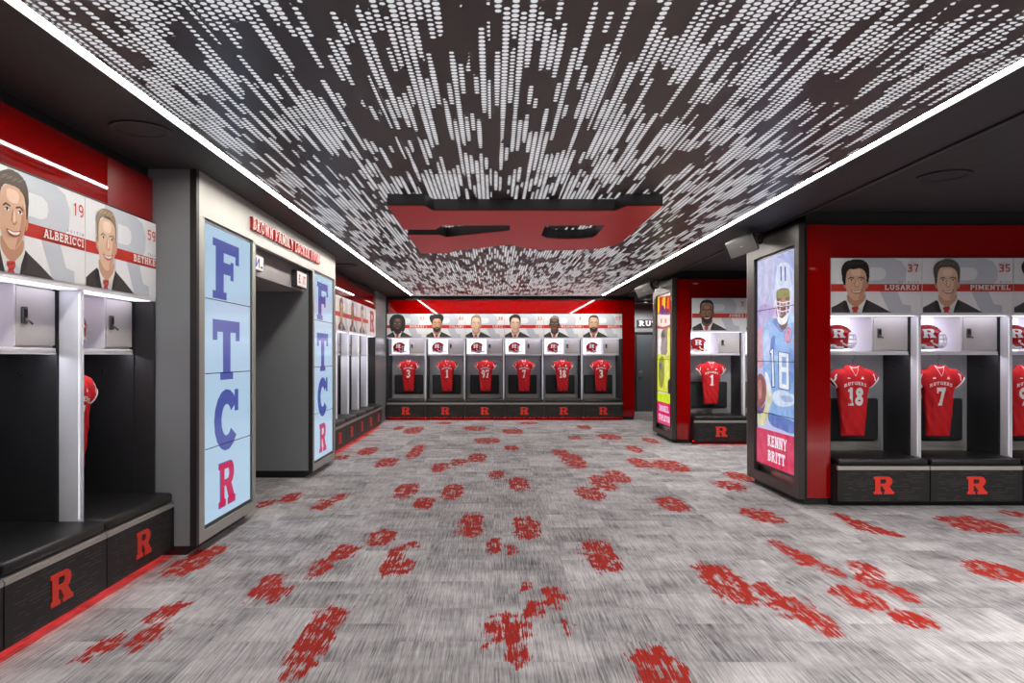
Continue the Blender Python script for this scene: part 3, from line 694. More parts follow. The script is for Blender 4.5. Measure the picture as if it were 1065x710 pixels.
# ------------------------------------------------------------------ helmets
def helmet_pt(u, v):            # u around (0 front +x), v from crown 0 to low edge 1
    rx = .150 if math.cos(u) > 0 else .158
    if v < .6: a = v / .6 * PI / 2; k = math.sin(a); z = .148 + .125 * math.cos(a)
    else: t = (v - .6) / .4; k = 1 - .15 * t * t; z = .148 - .135 * t
    return Vector((rx * k * math.cos(u), .112 * k ** .9 * math.sin(u), z))
def make_helmet():
    t = thing('football_helmet', '', 'helmet')
    n, k = 64, 36; mb = MB(); V = {}
    keep = []
    for i in range(k + 1):
        for j in range(n):
            V[i, j] = helmet_pt(2 * PI * j / n, max(i / k, .004))
    def inside(p):
        if p.x > .088 + .25 * max(0, p.z - .14) and p.z < .192: return False
        low = .048 - .03 * min(1, max(0, (p.x + .07) / .08))
        return p.z > low
    vs = [V[i, j] for i in range(k + 1) for j in range(n)]
    fs = []
    for i in range(k):
        for j in range(n):
            l = (j + 1) % n; f = (i * n + j, (i + 1) * n + j, (i + 1) * n + l, i * n + l)
            c = sum((vs[q_] for q_ in f), Vector()) / 4
            if inside(c): fs.append(f)
    mb.add(vs, fs, 'helmet_red')
    me = mb.mesh('shell', True)
    b = bmesh.new(); b.from_mesh(me)
    bmesh.ops.delete(b, geom=[v for v in b.verts if not v.link_faces], context='VERTS'); bmesh.ops.remove_doubles(b, verts=b.verts[:], dist=.0006)
    bmesh.ops.recalc_face_normals(b, faces=b.faces[:])
    for _ in range(2): bmesh.ops.smooth_vert(b, verts=[v for v in b.verts if v.is_boundary], factor=.5, use_axis_x=True, use_axis_y=True, use_axis_z=True)
    b.to_mesh(me); b.free(); me.shade_smooth()
    sh = bpy.data.objects.new('shell', me); C.objects.link(sh); sh.parent = t
    so = sh.modifiers.new('thickness', 'SOLIDIFY'); so.thickness = .006; so.offset = -1
    # ear hole, crown ridge
    e = MB()
    for s in (-1, 1): e.lathe([(0, s * .002), (.013, s * .002), (.013, -s * .006)], (.012, s * .110, .10), 'helmet_white', 16, 'y')
    e.build('ear_hole', t)
    # white padding along the low rim
    pd = MB(); pts = []
    for j in range(25):
        a = math.radians(75 + (285 - 75) * j / 24); pts.append((.138 * math.cos(a) - .004, .098 * math.sin(a), .034 + (.022 if math.cos(a) < -.3 else 0)))
    pd.tube(pts, .017, 'helmet_white', 8); pd.build('rim_padding', t, True)
    # inner pads
    ip = MB()
    for s in (-1, 1): ip.rbox(-.01, .055, s * .085 - .014, s * .085 + .014, .03, .12, .012, 'pad_black')
    ip.rbox(-.09, .09, -.07, .07, .20, .245, .018, 'pad_black'); ip.build('inner_pad', t, True)
    # face mask
    fm = MB()
    def bar(z, x0, w, r=.0052, a0=88):
        fm.tube([(x0 + .094 * math.cos(math.radians(a)), w * math.sin(math.radians(a)), z) for a in range(-a0, a0 + 1, 11)], r, 'helmet_white', 7)
    bar(.165, .075, .100); bar(.120, .088, .098); bar(.078, .085, .092); bar(.045, .072, .074)
    for y in (-.032, .032):
        fm.tube([(.164, y, .165), (.177, y, .120), (.174, y, .078), (.160, y, .045)], .005, 'helmet_white', 7)
    for s in (-1, 1): fm.tube([(.078, s * .104, .165), (.082, s * .1, .12), (.08, s * .094, .078), (.072, s * .076, .045)], .005, 'helmet_white', 7)
    fm.build('face_mask', t, True)
    cs = MB()
    for s in (-1, 1): cs.tube([(.02, s * .108, .08), (.07, s * .1, .055), (.12, s * .05, .04)], .008, 'helmet_white', 6)
    cs.rbox(.115, .15, -.045, .045, .028, .062, .012, 'helmet_white'); cs.build('chin_strap', t, True)
    # letter on both sides, stripe on top, wrapped on the shell
    tree = BVHTree.FromPolygons([v.co[:] for v in me.vertices], [list(p.vertices) for p in me.polygons])
    def wrap(side, loops, m, mbd):
        pts = [p for l in loops for p in l]
        b2 = bmesh.new(); vv = [b2.verts.new((x, 0, z)) for x, z in pts]
        for tr in tessellate_polygon([[Vector((a, c, 0)) for a, c in l] for l in loops]): b2.faces.new([vv[i] for i in tr])
        for _ in range(2): bmesh.ops.subdivide_edges(b2, edges=b2.edges[:], cuts=1, use_grid_fill=True)
        for v in b2.verts:
            hit = tree.ray_cast(Vector((v.co.x, side * .3, v.co.z)), Vector((0, -side, 0)))
            v.co.y = (hit[0].y if hit[0] else side * .1) + side * .0018
        b2.verts.index_update()
        mbd.add([v.co[:] for v in b2.verts], [[v.index for v in f.verts] for f in b2.faces], m); b2.free()
    for s in (-1, 1):
        dm = MB()
        k_ = 1 if s < 0 else -1
        wrap(s, [[(-.065 * k_ + k_ * a * .098, .135 + b_ * .088) for a, b_ in l] for l in RLOOPS], 'helmet_white', dm)
        dm.build('side_letter', t)
    hn = MB(); P_, W_ = glyph('1', .22)
    for pl in P_: wrap(-1, [[(-.128 + a * .035, .085 + b_ * .035) for a, b_ in pl]], 'helmet_white', hn)
    hn.build('rear_number', t)
    return t
hel = make_helmet(); hfirst = [True]
def helmet(label, x, y, z, rz, group):
    o = hel if hfirst[0] else copy_tree(hel)
    hfirst[0] = False
    o.location = (x, y, z); o.rotation_euler = (0, 0, rz); o.scale = (1.04,) * 3
    o['label'] = label; o['category'] = 'helmet'; o['group'] = group
    return o
ZH = 1.5655
gh = 'red football helmets on the locker shelves'
helmet('red helmet with white letter on the shelf beside the wide red panel', RX + .215, RY + .45, ZH, -.15, gh)
helmet('red helmet with white letter on the shelf under the thirty-five portrait', RX + P + .235, RY + .45, ZH, -.2, gh)
helmet('red helmet cut by the picture edge under the curly-haired portrait', RX + 2 * P + .215, RY + .45, ZH, -.12, gh)
helmet('red helmet on the lit shelf in the distant red block, beside the tall player screen', MX + .20, MY + .45, ZH, -.15, gh)
helmet('red helmet with white face mask peeking past the white fin beside the portal', XL - .45, left_y[2] + .30, ZH, PI / 2 - .1, gh)
helmet('red helmet on the lit shelf just outside the frame edge beside the portal', XL - .45, left_y[1] + .22, ZH, PI / 2, gh)
for i in range(6): helmet('small red helmet in the lit niche under the ' + hair_b[i], BX + i * P + .26 + .008 * ((i * 7) % 3), BY + .47, ZH, -.12 - .05 * (i % 3), gh)

# ------------------------------------------------------------------ jerseys
def jersey_base():
    mb = MB(); N = 28
    secs = [(0, .122, .030), (.06, .127, .036), (.2, .138, .048), (.35, .150, .058), (.46, .160, .064), (.53, .176, .066), (.585, .190, .066), (.64, .180, .062), (.685, .142, .054), (.72, .098, .045), (.748, .072, .036)]
    rings = []
    for z, a, b in secs:
        r = []
        for k in range(N):
            th = 2 * PI * k / N; c, s = math.cos(th), math.sin(th)
            wob = .006 * math.sin(5 * th + z * 14) * (1 - .4 * (z > .6)) + (.004 * math.sin(9 * th + 3 * z))
            r.append((a * math.copysign(abs(c) ** .8, c) + wob * c, (b + wob) * math.copysign(abs(s) ** .8, s), z - .01 * (abs(c) > .8) * (z < .05)))
        rings.append(r)
    mb.loft(rings, 'jersey')
    for s in (-1, 1):
        rr = []
        for (x, z, hl, hd) in [(.09, .645, .085, .05), (.15, .625, .088, .052), (.19, .592, .082, .050), (.222, .562, .076, .046)]:
            # section plane is square to the sleeve axis
            ax = Vector((.79, 0, -.61)); pn = Vector((.61, 0, .79)) if True else None
            ring = []
            for k in range(N):
                th = 2 * PI * k / N
                p = Vector((x, 0, z)) + pn * (hl * math.cos(th)) + Vector((0, hd * math.sin(th), 0))
                ring.append((s * p.x, p.y, p.z))
            rr.append(ring if s > 0 else ring[::-1])
        mb.loft(rr, 'jersey')
    o = mb.build('jersey_tmp', fix=True)
    rm = o.modifiers.new('r', 'REMESH'); rm.mode = 'VOXEL'; rm.voxel_size = .007; rm.use_smooth_shade = True
    sm = o.modifiers.new('s', 'SMOOTH'); sm.factor = .5; sm.iterations = 4
    dg = bpy.context.evaluated_depsgraph_get()
    me = bpy.data.meshes.new_from_object(o.evaluated_get(dg)); me.name = 'jersey_body'
    bpy.data.objects.remove(o)
    # fabric creases
    for v in me.vertices:
        x, y, z = v.co
        f = .0035 * math.sin(x * 70 + math.sin(z * 9) * 2) * math.sin(z * 17 + x * 20) + .003 * math.sin((x * 1.5 + z) * 42)
        edge = min(1, max(0, (.55 - z) * 6 + .45))
        v.co.y += f * edge * (1 if y < 0 else -1)
        if y < 0 and z > .69 and abs(x) < .055: v.co.y += (.055 - abs(x)) * 1.2 * (z - .69) / .06
    me.materials.clear(); me.materials.append(M['jersey'])
    return me
JB = jersey_base()
JT = BVHTree.FromPolygons([v.co[:] for v in JB.vertices], [list(p.vertices) for p in JB.polygons])
def drape(loops, m, mbd, off=.0025, cuts=1):
    pts = [p for l in loops for p in l]
    b2 = bmesh.new(); vv = [b2.verts.new((x, 0, z)) for x, z in pts]
    for tr in tessellate_polygon([[Vector((a, c, 0)) for a, c in l] for l in loops]): b2.faces.new([vv[i] for i in tr])
    for _ in range(cuts): bmesh.ops.subdivide_edges(b2, edges=b2.edges[:], cuts=1, use_grid_fill=True)
    for v in b2.verts:
        hit = JT.ray_cast(Vector((v.co.x, -.4, v.co.z)), Vector((0, 1, 0)))
        v.co.y = (hit[0].y if hit[0] else -.04) - off
    b2.verts.index_update()
    mbd.add([v.co[:] for v in b2.verts], [[v.index for v in f.verts] for f in b2.faces], m); b2.free()
def band(pts, w, m, mbd, off=.003):
    for a, b in zip(pts, pts[1:]):
        a, b = Vector(a), Vector(b); n = Vector((-(b - a).y, (b - a).x)).normalized() * w / 2; e = (b - a).normalized() * w * .3
        drape([[tuple(a - n - e), tuple(b - n + e), tuple(b + n + e), tuple(a + n - e)]], m, mbd, off)
SLEEVE = {}
def shared_parts():
    trims = []
    for s in (-1, 1):
        tr = MB()
        N = 28; ax = Vector((.79, 0, -.61)); pn = Vector((.61, 0, .79)); rings = []
        for k in (0, 1):
            rings.append([])
            for i in range(N):
                th = 2 * PI * i / N
                p = Vector((.2255, 0, .5585)) + ax * (.014 * k - .014) + pn * (.077 * math.cos(th)) + Vector((0, .0475 * math.sin(th), 0))
                rings[-1].append((s * p.x, p.y, p.z))
        tr.loft(rings, 'jersey_white', cap=False); trims.append(('sleeve_trim', tr.mesh('sleeve_trim', True)))
    c = MB(); band([(-.052, .736), (-.03, .7225), (0, .718), (.03, .7225), (.052, .736)], .008, 'jersey_white', c)
    band([(-.045, .728), (-.004, .632)], .004, 'jersey_white', c); band([(.045, .728), (.0, .632)], .004, 'jersey_white', c)
    b = c.mesh('collar_trim')
    d = MB(); drape([[(-.085, .602), (-.055, .602), (-.055, .615), (-.085, .615)]], 'jersey_white', d); d2 = MB(); drape([[(.05, .598), (.09, .598), (.075, .625), (.066, .622)]], 'jersey_white', d2)
    e = d.mesh('chest_mark'); e2 = d2.mesh('chest_mark')
    f = MB()
    gl = [glyph(ch, .24) for ch in 'RUTGERS']; tot = sum(g_[1] + .1 for g_ in gl); x = -.118; sc_ = .236 / tot
    for P_, W_ in gl:
        for p in P_: drape([[(x + a_ * sc_, .535 - 2.0 * (x + a_ * sc_ ) ** 2 + .004 + b_ * .034) for a_, b_ in p]], 'jersey_white', f)
        x += (W_ + .1) * sc_
    g = f.mesh('team_lettering')
    return trims + [('collar_trim', b), ('chest_mark', e), ('chest_mark', e2), ('team_lettering', g)]
SP = shared_parts()
NUM = {}
def number_mesh(s):
    if s in NUM: return NUM[s]
    f = MB(); gl = [glyph(ch, .25) for ch in s]; H = .19; ws = .68
    tot = (sum(g_[1] + .06 for g_ in gl) - .06) * H * ws; x = -tot / 2
    for P_, W_ in gl:
        for p in P_: drape([[(x + a * H * ws, .32 + b * H) for a, b in p]], 'jersey_white', f, .003)
        x += (W_ + .06) * H * ws
    sl = MB()
    for sd, ch in ((-1, s[-1]), (1, s[0])):
        P_, W_ = glyph(ch, .25); h = .072
        for p in P_:
            drape([[((sd * .205) + (a - W_ / 2) * h * .6 - sd * (b - .5) * h * .25, .58 + b * h + sd * -(a - W_ / 2) * h * .4) for a, b in p]], 'jersey_white', sl, .003)
    NUM[s] = (f.mesh('chest_number'), sl.mesh('sleeve_number')); return NUM[s]
def jersey(label, x, y, rz, number, group, hlabel, zt=1.42, tilt=0):
    t = thing('football_jersey', label, 'jersey', (x, y, zt - .748), rz, group)
    for n, me in [('jersey_body', JB)] + SP + list(zip(('chest_number', 'sleeve_number'), number_mesh(number))):
        o = bpy.data.objects.new(n, me); C.objects.link(o); o.parent = t
    t.rotation_euler = (0, 0, rz)
    h = thing('clothes_hanger', hlabel, 'hanger', (x, y, zt), rz, 'hangers under the locker shelves')
    hk = [(0, 0, .004), (0, 0, .045), (.004, 0, .06), (.022, 0, .07), (.028, 0, .088), (.014, 0, .104), (0, 0, .104)]
    MB().tube(hk, .0035, 'hanger', 8).build('hook', h, True)
    MB().tube([(.012, 0, .1145), (.012, 0, .098)], .006, 'hanger', 8).build('bracket', h, True)
    return t
gj = 'red jerseys hanging in the lockers'
jersey('red jersey with a large white eighteen, beside the wide red panel', RX + .385, RY + .45, 0, '18', gj, 'grey hanger holding the eighteen jersey beside the wide red panel')
jersey('red jersey with a large white seven in the near red block', RX + P + .36, RY + .45, -.03, '7', gj, 'grey hanger holding the seven jersey in the near red block')
jersey('red jersey cut by the picture edge in the near red block', RX + 2 * P + .345, RY + .45, 0, '97', gj, 'grey hanger at the picture edge in the near red block')
jersey('red jersey with a white one in the distant red block', MX + .43, MY + .48, .04, '1', gj, 'grey hanger holding the jersey in the distant red block')
jersey('red jersey glimpsed past the white fin beside the portal', XL - .42, left_y[2] + .33, PI / 2, '7', gj, 'grey hanger behind the white fin beside the portal')
for i, nn in enumerate(['3', '1', '97', '7', '18', '3']):
    jersey('small red jersey hanging under the ' + hair_b[i], BX + i * P + .475, BY + .46, [.05, 0, -.06, 0, .03, 0][i], nn, gj, 'small hanger in the locker under the ' + hair_b[i])

# ------------------------------------------------------------------ video walls
S_BLUE = screen_mat('pale_blue', (170, 198, 221)); S_NAVY = screen_mat('navy', (74, 86, 160)); S_MAG = screen_mat('magenta', (186, 22, 80)); S_BLK = M['bezel']
def video_wall(label, loc, rz, w_, h_, draw, frame_mat=None, rot=0):
    """local x runs along the screen, local y points into the wall"""
    t = thing('video_wall', label, 'screen', loc, rz, 'tall stacks of four screens')
    hh = h_ / 4
    for k in range(4):
        MB().box(.0, w_, .0, .03, k * hh + .002, (k + 1) * hh - .002, draw.bg).build('display', t)
    pm = MB(); draw(pm, frame(0, 0, 0)); pm.build('picture', t)
    bz = MB().box(-.03, 0, -.004, .03, -.03, h_ + .02, 'bezel').box(w_, w_ + .03, -.004, .03, -.03, h_ + .02, 'bezel').box(0, w_, -.004, .03, -.03, 0, 'bezel').box(0, w_, -.004, .03, h_, h_ + .02, 'bezel')
    for k in (1, 2, 3): bz.box(0, w_, -.0105, -.0095, k * hh - .0035, k * hh + .0035, 'bezel')
    bz.build('bezel', t)
    if frame_mat: frame_mat(t)
    return t
def ftcr(mb, fr):
    h = .5
    # outlines of the big slab letters, half a screen high each
    def big(ch, x, y, w_, h_):
        g_, W_ = glyph(ch, .235 if ch != 'C' else .27); 
        for k, p in enumerate(g_): mb.poly([[(x + a / W_ * w_, y + b * h_) for a, b in p]], fr, S_NAVY, d=.002 + k * 5e-5)
    big('F', .17, 1.80, .60, .49); big('T', .17, 1.13, .60, .50)
    big('C', .17, .53, .58, .52)
    put_r(mb, fr, .285, .065, .375, S_NAVY, d=.003, wscale=.88)
    put_r(mb, fr, .297, .073, .359, S_MAG, d=.005, wscale=.86)
ftcr.bg = S_BLUE
SX = PX - .018
video_wall('tall blue lettered screen on the portal side nearer the viewer', (SX, 5.53, .185), PI / 2, 1.05, 2.38, ftcr)
video_wall('tall blue lettered screen on the portal side farther away', (SX, 8.895, .185), PI / 2, 1.04, 2.38, ftcr)

G = {}
def gm(c):
    if c not in G:
        m = screen_mat('%d_%d_%d' % c, c); G[c] = m; g = NG(m); X, Y, Z = g.pos()
        n = g.noise(g.xyz(g.m('MULTIPLY', X, 9.0), g.m('MULTIPLY', Z, 7.0), 0.0), 1, 4, .65)
        f = g.ramp(n, .3, .7)
        g.out('Emission Color', g.mix(f, lin(tuple(max(0, v - 22) for v in c)), lin(tuple(min(255, v + 16) for v in c))))
    return G[c]
def player_near(mb, fr):
    yf, zb = 8.346, .275
    def s(px, py):
        d = F * 3.1 / (px - CX); return (yf - d, EYE + (CY - py) * d / F - zb)
    A = lambda l: [s(780 + x / 4.9, 255 + y / 4.9) for x, y in l]
    B = lambda l: [s(780 + x / 4.73, 350 + y / 4.73) for x, y in l]
    L = [0]; WW, HH = 1.055, 2.355
    def lay(p, c, sm=1):
        L[0] += 1; p = smooth_loop(p, 3) if sm else p
        p = [(min(max(a, .002), WW - .002), min(max(b, .002), HH - .002)) for a, b in p]
        mb.poly([p], fr, gm(c), d=.001 + L[0] * .00022)
    lay(A([(32,90),(90,60),(130,120),(120,230),(70,300),(32,240)]), (196,196,228)); lay(A([(130,60),(215,25),(222,120),(200,110),(160,70)]), (168,176,222))
    lay(A([(33,330),(80,300),(120,330),(90,400),(60,470),(33,470)]), (176,168,214)); lay(A([(33,440),(62,430),(70,560),(33,600)]), (214,160,184))
    lay(B([(30,0),(80,0),(85,110),(30,150)]), (206,160,176)); lay(B([(60,150),(100,230),(95,340),(70,430),(30,425),(30,360),(75,330)]), (210,208,170))
    lay(A([(62,430),(100,375),(138,380),(160,425),(200,380),(222,372),(222,720),(80,720),(60,560)]), (146,184,232))
    lay(B([(66,60),(215,20),(215,300),(212,475),(150,455),(108,425),(86,370),(108,300),(92,230),(80,120)]), (142,178,226))
    lay(B([(86,372),(150,395),(212,420),(212,476),(150,458),(95,430)]), (98,122,190))
    lay(A([(60,470),(85,430),(100,520),(90,600),(70,590)]), (186,206,240)); lay(A([(110,560),(200,590),(215,640),(150,620)]), (176,204,240))
    lay(B([(100,10),(118,0),(110,80),(95,90)]), (90,120,190)); lay(B([(190,60),(212,100),(208,220),(195,200)]), (116,150,212))
    lay(B([(30,205),(50,182),(70,215),(76,262),(70,318),(48,352),(30,345)]), (150,96,96)); lay(B([(36,225),(48,210),(56,240),(50,300),(38,300)]), (186,132,124))
    lay(B([(30,340),(52,350),(70,330),(60,372),(30,378)]), (118,96,140))
    lay(B([(68,180),(84,185),(98,250),(90,300),(80,250)]), (224,230,246))
    lay(B([(108,282),(140,262),(200,282),(212,300),(208,335),(150,345),(112,322)]), (206,218,240)); lay(B([(150,290),(200,296),(206,320),(160,318)]), (166,184,222))
    for (x0, x1, y0, y1) in ((92, 120, 55, 250),):
        lay(B([(x0, y0 + 12), (x0 + 14, y0), (x1 - 8, y0), (x1, y1), (x1 - 18, y1), (x1 - 22, y0 + 30), (x0, y0 + 34)]), (60,80,160), 0)
        lay(B([(x0 + 4, y0 + 14), (x0 + 15, y0 + 5), (x1 - 11, y0 + 5), (x1 - 4, y1 - 5), (x1 - 14, y1 - 5), (x1 - 19, y0 + 24), (x0 + 4, y0 + 27)]), (228,236,250), 0)
    def eight(g_, c):
        lay(B([(138 - g_, 76 - g_), (186 + g_, 84 - g_), (188 + g_, 262 + g_), (140 - g_, 252 + g_)]), c, 0)
    eight(4, (60,80,160)); eight(0, (228,236,250))
    lay(B([(152,98),(174,101),(175,152),(153,148)]), (142,178,226), 0); lay(B([(153,172),(175,176),(176,238),(154,232)]), (142,178,226), 0)
    lay(A([(112,390),(140,372),(165,432),(150,440)]), (112,140,206)); lay(A([(196,352),(222,362),(222,392),(190,400),(168,440)]), (178,206,242))
    # neck, head, helmet
    lay(A([(140,360),(190,350),(185,410),(165,432),(146,412)]), (110,86,84))
    lay(A([(112,215),(116,150),(135,106),(164,86),(190,95),(209,132),(217,190),(216,260),(206,330),(195,350),(140,356),(122,320),(114,270)]), (212,220,246))
    lay(A([(122,110),(135,104),(128,160),(122,215),(112,220)]), (176,186,226)); lay(A([(196,110),(209,134),(217,195),(214,240),(206,190)]), (184,194,232))
    for x in (151, 173): lay(A([(x, 108), (x + 6, 108), (x + 7, 182), (x + 1, 180)]), (66,78,140), 0)
    lay(A([(132,240),(150,222),(178,218),(196,228),(200,270),(196,330),(186,352),(150,354),(136,310)]), (132,104,92))
    lay(A([(136,240),(152,228),(178,224),(194,232),(196,262),(138,270)]), (150,148,96)); lay(A([(158,268),(176,266),(178,310),(160,314)]), (178,138,112)); lay(A([(152,322),(184,318),(180,334),(156,336)]), (110,70,74))
    for y, k in ((286, 0), (306, 3), (330, 6)): lay(A([(122 + k, y - 4), (165, y + 4), (206 - k, y - 6), (206 - k, y), (165, y + 10), (122 + k, y + 2)]), (222,226,244), 0)
    for x in (148, 182): lay(A([(x, 282), (x + 5, 282), (x + 4, 348), (x - 1, 348)]), (206,212,238), 0)
    lay(A([(134,346),(160,372),(192,344),(186,388),(160,406),(140,388)]), (232,236,248)); lay(A([(128,300),(136,340),(140,372),(130,345)]), (214,100,110))
    # badge
    c0 = s(780 + 193 / 4.9, 255 + 458 / 4.9); L[0] += 1
    mb.poly([ell(c0[0], c0[1], .10, .085, 24), ell(c0[0], c0[1], .082, .068, 24)], fr, gm((226,90,84)), d=.001 + L[0] * .00022)
    mb.poly([[(c0[0] - .05, c0[1] - .05), (c0[0] - .03, c0[1] - .05), (c0[0], c0[1] + .03), (c0[0] + .03, c0[1] - .05), (c0[0] + .05, c0[1] - .05), (c0[0] + .01, c0[1] + .06), (c0[0] - .01, c0[1] + .06)]], fr, gm((226,90,84)), d=.001 + L[0] * .00022)
    # bottom band
    lay([(0, 0), (WW, 0), (WW, .405), (0, .405)], (206,52,92), 0)
    d0 = .0011 + (L[0] + 1) * .00022; wt = gm((244,226,240))
    text(mb, fr, 'KENNY', .60, .225, .125, wt, d=d0, align='c', width=.52, t=.25); text(mb, fr, 'BRITT', .58, .06, .12, wt, d=d0, align='c', width=.47, t=.25)
player_near.bg = screen_mat('lavender', (186,190,228))
def player_far(mb, fr):
    L = [0]; WW, HH = 1.03, 2.37
    yf, zb = 13.43, .265
    def s(px, py):
        d = F * 3.1 / (px - CX); return (yf - d, EYE + (CY - py) * d / F - zb)
    A = lambda l: [s(676 + x / 4.43, 300 + y / 4.43) for x, y in l]
    def lay(p, c, sm=1):
        L[0] += 1; p = smooth_loop(p, 3) if sm else p
        p = [(min(max(a, .002), WW - .002), min(max(b, .002), HH - .002)) for a, b in p]
        mb.poly([p], fr, gm(c), d=.001 + L[0] * .00022)
    lay(A([(30,40),(95,30),(95,120),(30,118)]), (200,70,40), 0)
    for i, (x, c) in enumerate([(36, (236,196,40)), (46, (190,30,30)), (56, (240,170,50)), (64, (220,210,60)), (72, (170,30,40)), (80, (236,140,40)), (88, (214,60,40))]):
        lay(A([(x - 4, 45 + 6 * (i % 3)), (x + 4, 40), (x + 5, 100 - 9 * (i % 2)), (x - 4, 112)]), c)
    lay(A([(44,96),(56,76),(70,100),(80,90),(84,120),(44,120)]), (90,60,120))
    lay(A([(30,120),(95,122),(95,300),(70,310),(30,300)]), (228,214,208), 0)
    lay(A([(30,170),(60,178),(90,165),(93,182),(60,188),(30,184)]), (196,70,70), 0)
    for x in (46, 66): lay(A([(x, 140), (x + 7, 138), (x + 7, 158), (x, 160)]), (214,110,100), 0)
    lay(A([(66,180),(88,190),(84,260),(70,310),(50,318),(48,250)]), (132,116,104)); lay(A([(50,200),(66,190),(60,250),(50,240)]), (96,80,72))
    lay(A([(78,190),(95,200),(95,330),(80,320)]), (232,220,80))
    lay(A([(30,300),(95,310),(95,480),(30,470)]), (212,214,70), 0)
    lay(A([(40,330),(60,320),(62,420),(50,460),(38,420)]), (150,150,60)); lay(A([(66,340),(80,330),(84,420),(70,460)]), (226,230,110)); lay(A([(42,345),(52,350),(48,380)]), (90,90,170))
    lay(A([(80,430),(94,420),(94,500),(82,496)]), (50,44,60))
    lay(A([(30,478),(95,486),(95,540),(30,530)]), (206,226,40), 0)
    lay([(0, 0), (WW, 0), (WW, .40), (0, .40)], (214,40,104), 0)
    d0 = .0011 + (L[0] + 1) * .00022; wt = gm((240,210,238))
    text(mb, fr, 'DARNELL', .52, .23, .11, wt, d=d0, align='c', width=.72, t=.25); text(mb, fr, 'STAPLETON', .52, .06, .11, wt, d=d0, align='c', width=.84, t=.25)
player_far.bg = screen_mat('warm_white', (226,214,200))
def metal_frame(y0, y1, sy0, sy1):      # positions along the block end, measured from the camera
    def f(t):
        L_, a, b = y1 - y0, y1 - sy1, y1 - sy0     # local x grows toward the camera
        O = y1 - sy1
        x0, x1 = -O, L_ - O
        z0, z1 = .065 - t.location.z, 2.85 - t.location.z; hz = 2.36
        m = MB(); m.poly([[(x0, z0), (x1, z0), (x1, z1), (x0, z1)], [(-.031, -.10), (-.031, hz + .021), (sy1 - sy0 + .031, hz + .021), (sy1 - sy0 + .031, -.10)]], (Vector((0, .03, 0)), VX, VZ, -VY), 'frame_bronze', .06)
        m.box(x0, x1, .031, .055, z0, z1, 'bezel')
        m.build('surround', t)
        MB().box(x0 - .012, x0, -.03, .05, z0, z1, 'light_trim').build('lit_flange', t)  # far flange of the frame, its lit look put into a paler colour
    return f
video_wall('tall screen of a football player in pale blue, on the near red block end', (3.115, 8.346, .275), -PI / 2, 1.055, 2.355, player_near, metal_frame(7.15, 8.60, 7.291, 8.346))
video_wall('tall screen of a player in white and yellow, on the distant red block end', (3.115, 13.43, .265), -PI / 2, 1.03, 2.37, player_far, metal_frame(12.22, 13.70, 12.40, 13.43))

# ------------------------------------------------------------------ ceiling emblem
t = thing('ceiling_emblem', 'large red block letter with dark sides mounted under the perforated ceiling', 'emblem', (-.926, 6.16, 0))
e_fr = (Vector((0, 0, 2.825)), VY, VX, -VZ)
ws = (9.0 - 6.16) / (1.16 * 2.40)
em_red = mat('emblem_red_metal', (255, 34, 34), .3, .92)
m = MB(); put_r(m, e_fr, 0, 0, 2.40, 'black_metal', .0, -.001, ws); 
m = MB()
m.poly([[(a * 2.40 * ws, b * 2.40) for a, b in l] for l in RLOOPS], (Vector((0, 0, 2.928)), VY, VX, -VZ), 'dark_steel', .098)
m.build('side_band', t)
m = MB(); put_r(m, e_fr, 0, 0, 2.40, em_red, .004, .0, ws); m.build('face', t)

# ------------------------------------------------------------------ words over the portal and its signs
t = thing('wall_lettering', 'small raised red slab letters across the pale header of the portal', 'lettering', (PX, 6.52, 2.685), PI / 2)
xw = 0
for wd, wl in (('BROWN', .60), ('FAMILY', .66), ('LOCKER', .62), ('ROOM', .45)):
    m = MB(); text(m, frame(0, 0, 0), wd, xw, 0, .115, 'letter_red', ext=.03, width=wl, t=.24)
    m.build('word', t); xw += wl + .065
t = thing('exit_sign', 'white box sign with red letters hanging under the portal header', 'sign', (-2.36, 8.24, 2.33), PI / 2)
MB().rbox(0, .42, -.065, -.001, 0, .19, .008, 'sign_black').build('housing', t)
MB().box(.012, .408, -.069, -.066, .012, .178, 'p_white').build('face', t)
m = MB(); text(m, frame(0, -.0695, 0), 'EXIT', .21, .045, .1, 'letter_red', align='c', width=.30, t=.25, slab=False); m.build('lettering', t)
t = thing('notice_sign', 'white sign with blue marks at the near end of the portal header', 'sign', (-2.36, 6.70, 2.35), PI / 2)
MB().rbox(0, .37, -.055, -.001, 0, .15, .006, 'light_trim').build('housing', t)
m = MB().box(.01, .36, -.058, -.0555, .01, .14, 'p_white')
m.poly([[(.05, .03), (.09, .03), (.09, .12), (.05, .12)]], frame(0, -.0585, 0), 'blue_sign'); m.poly([[(.13, .03), (.16, .03), (.22, .09), (.22, .03), (.25, .03), (.25, .12), (.22, .12), (.16, .06), (.16, .12), (.13, .12)]], frame(0, -.0585, 0), 'blue_sign')
m.poly([[(.28, .03), (.34, .03), (.34, .05), (.28, .05)]], frame(0, -.0585, 0), 'blue_sign'); m.build('face', t)

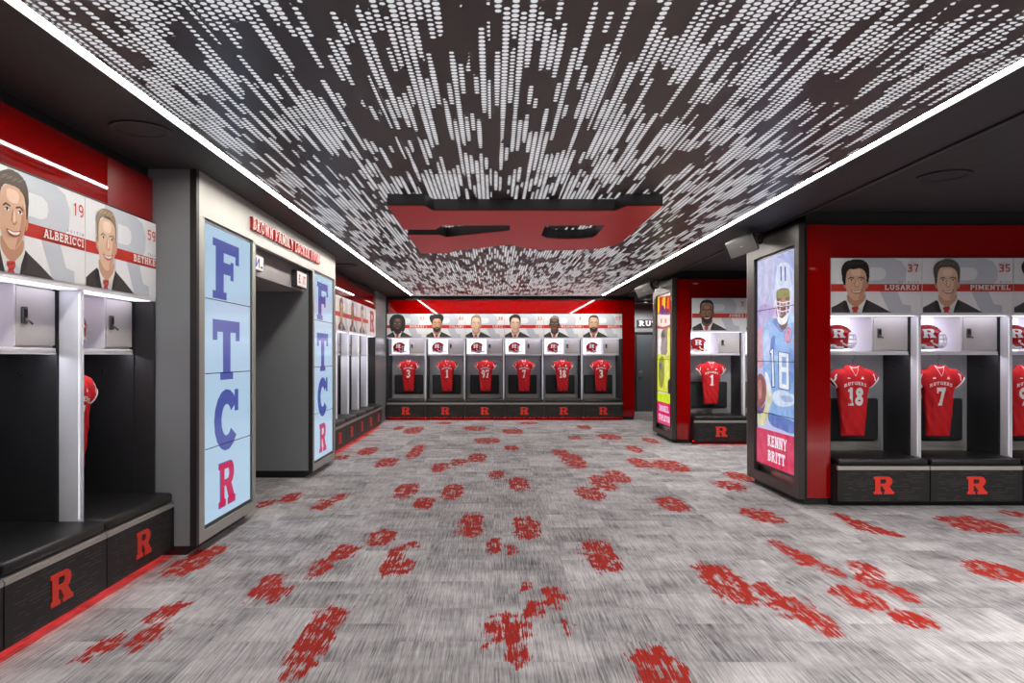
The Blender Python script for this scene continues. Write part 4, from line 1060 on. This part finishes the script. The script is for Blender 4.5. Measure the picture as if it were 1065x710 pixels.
# ------------------------------------------------------------------ wall speakers
def wall_speaker(label, loc, rot):
    t = thing('wall_speaker', label, 'speaker', loc, 0, 'box speakers above the tall screens')
    b = MB()
    fr_, bk, hh, hb = .165, .12, .10, .075
    v = [(-fr_, -.11, -hh), (fr_, -.11, -hh), (fr_, -.11, hh), (-fr_, -.11, hh), (-bk, .10, -hb), (bk, .10, -hb), (bk, .10, hb), (-bk, .10, hb)]
    b.add(v, [(0, 1, 2, 3), (5, 4, 7, 6), (1, 5, 6, 2), (4, 0, 3, 7), (3, 2, 6, 7), (4, 5, 1, 0)], 'speaker_body')
    R_ = Matrix.Rotation(rot[2], 4, 'Z') @ Matrix.Rotation(rot[0], 4, 'X') @ Matrix.Rotation(rot[1], 4, 'Y')
    me = b.mesh('cabinet'); bm_ = bmesh.new(); bm_.from_mesh(me); bmesh.ops.bevel(bm_, geom=bm_.edges[:], offset=.012, segments=3, affect='EDGES', profile=.5); bm_.to_mesh(me); bm_.free()
    me.transform(R_); o = bpy.data.objects.new('cabinet', me); C.objects.link(o); o.parent = t
    g_ = MB().rbox(-fr_ + .008, fr_ - .008, -.122, -.108, -hh + .008, hh - .008, .005, 'speaker_grey').box(-.012, .012, -.1235, -.122, -.006, .006, 'light_trim').mesh('grille', True)
    g_.transform(R_); o = bpy.data.objects.new('grille', g_); C.objects.link(o); o.parent = t
    br = MB().lathe([(0, -.02), (.035, -.02), (.035, .02), (0, .02)], (.14, .09, .02), 'black_metal', 20, 'y')
    br.tube([(.05, .06, .0), (.15, .10, .02), (.24, .10, .03)], .016, 'black_metal').tube([(.24, .10, .03), (.24, .10, ZC - loc[2])], .016, 'black_metal')
    br.rbox(.17, .30, .04, .16, ZC - loc[2] - .012, ZC - loc[2] - .001, .004, 'black_metal')
    br.build('bracket', t, True)
wall_speaker('grey box speaker on a bracket beside the near player screen', (2.83, 8.0, 2.785), (.42, -.30, -.55))
wall_speaker('grey box speaker on a bracket beside the distant yellow player screen', (2.80, 13.0, 2.75), (.42, -.30, -.55))
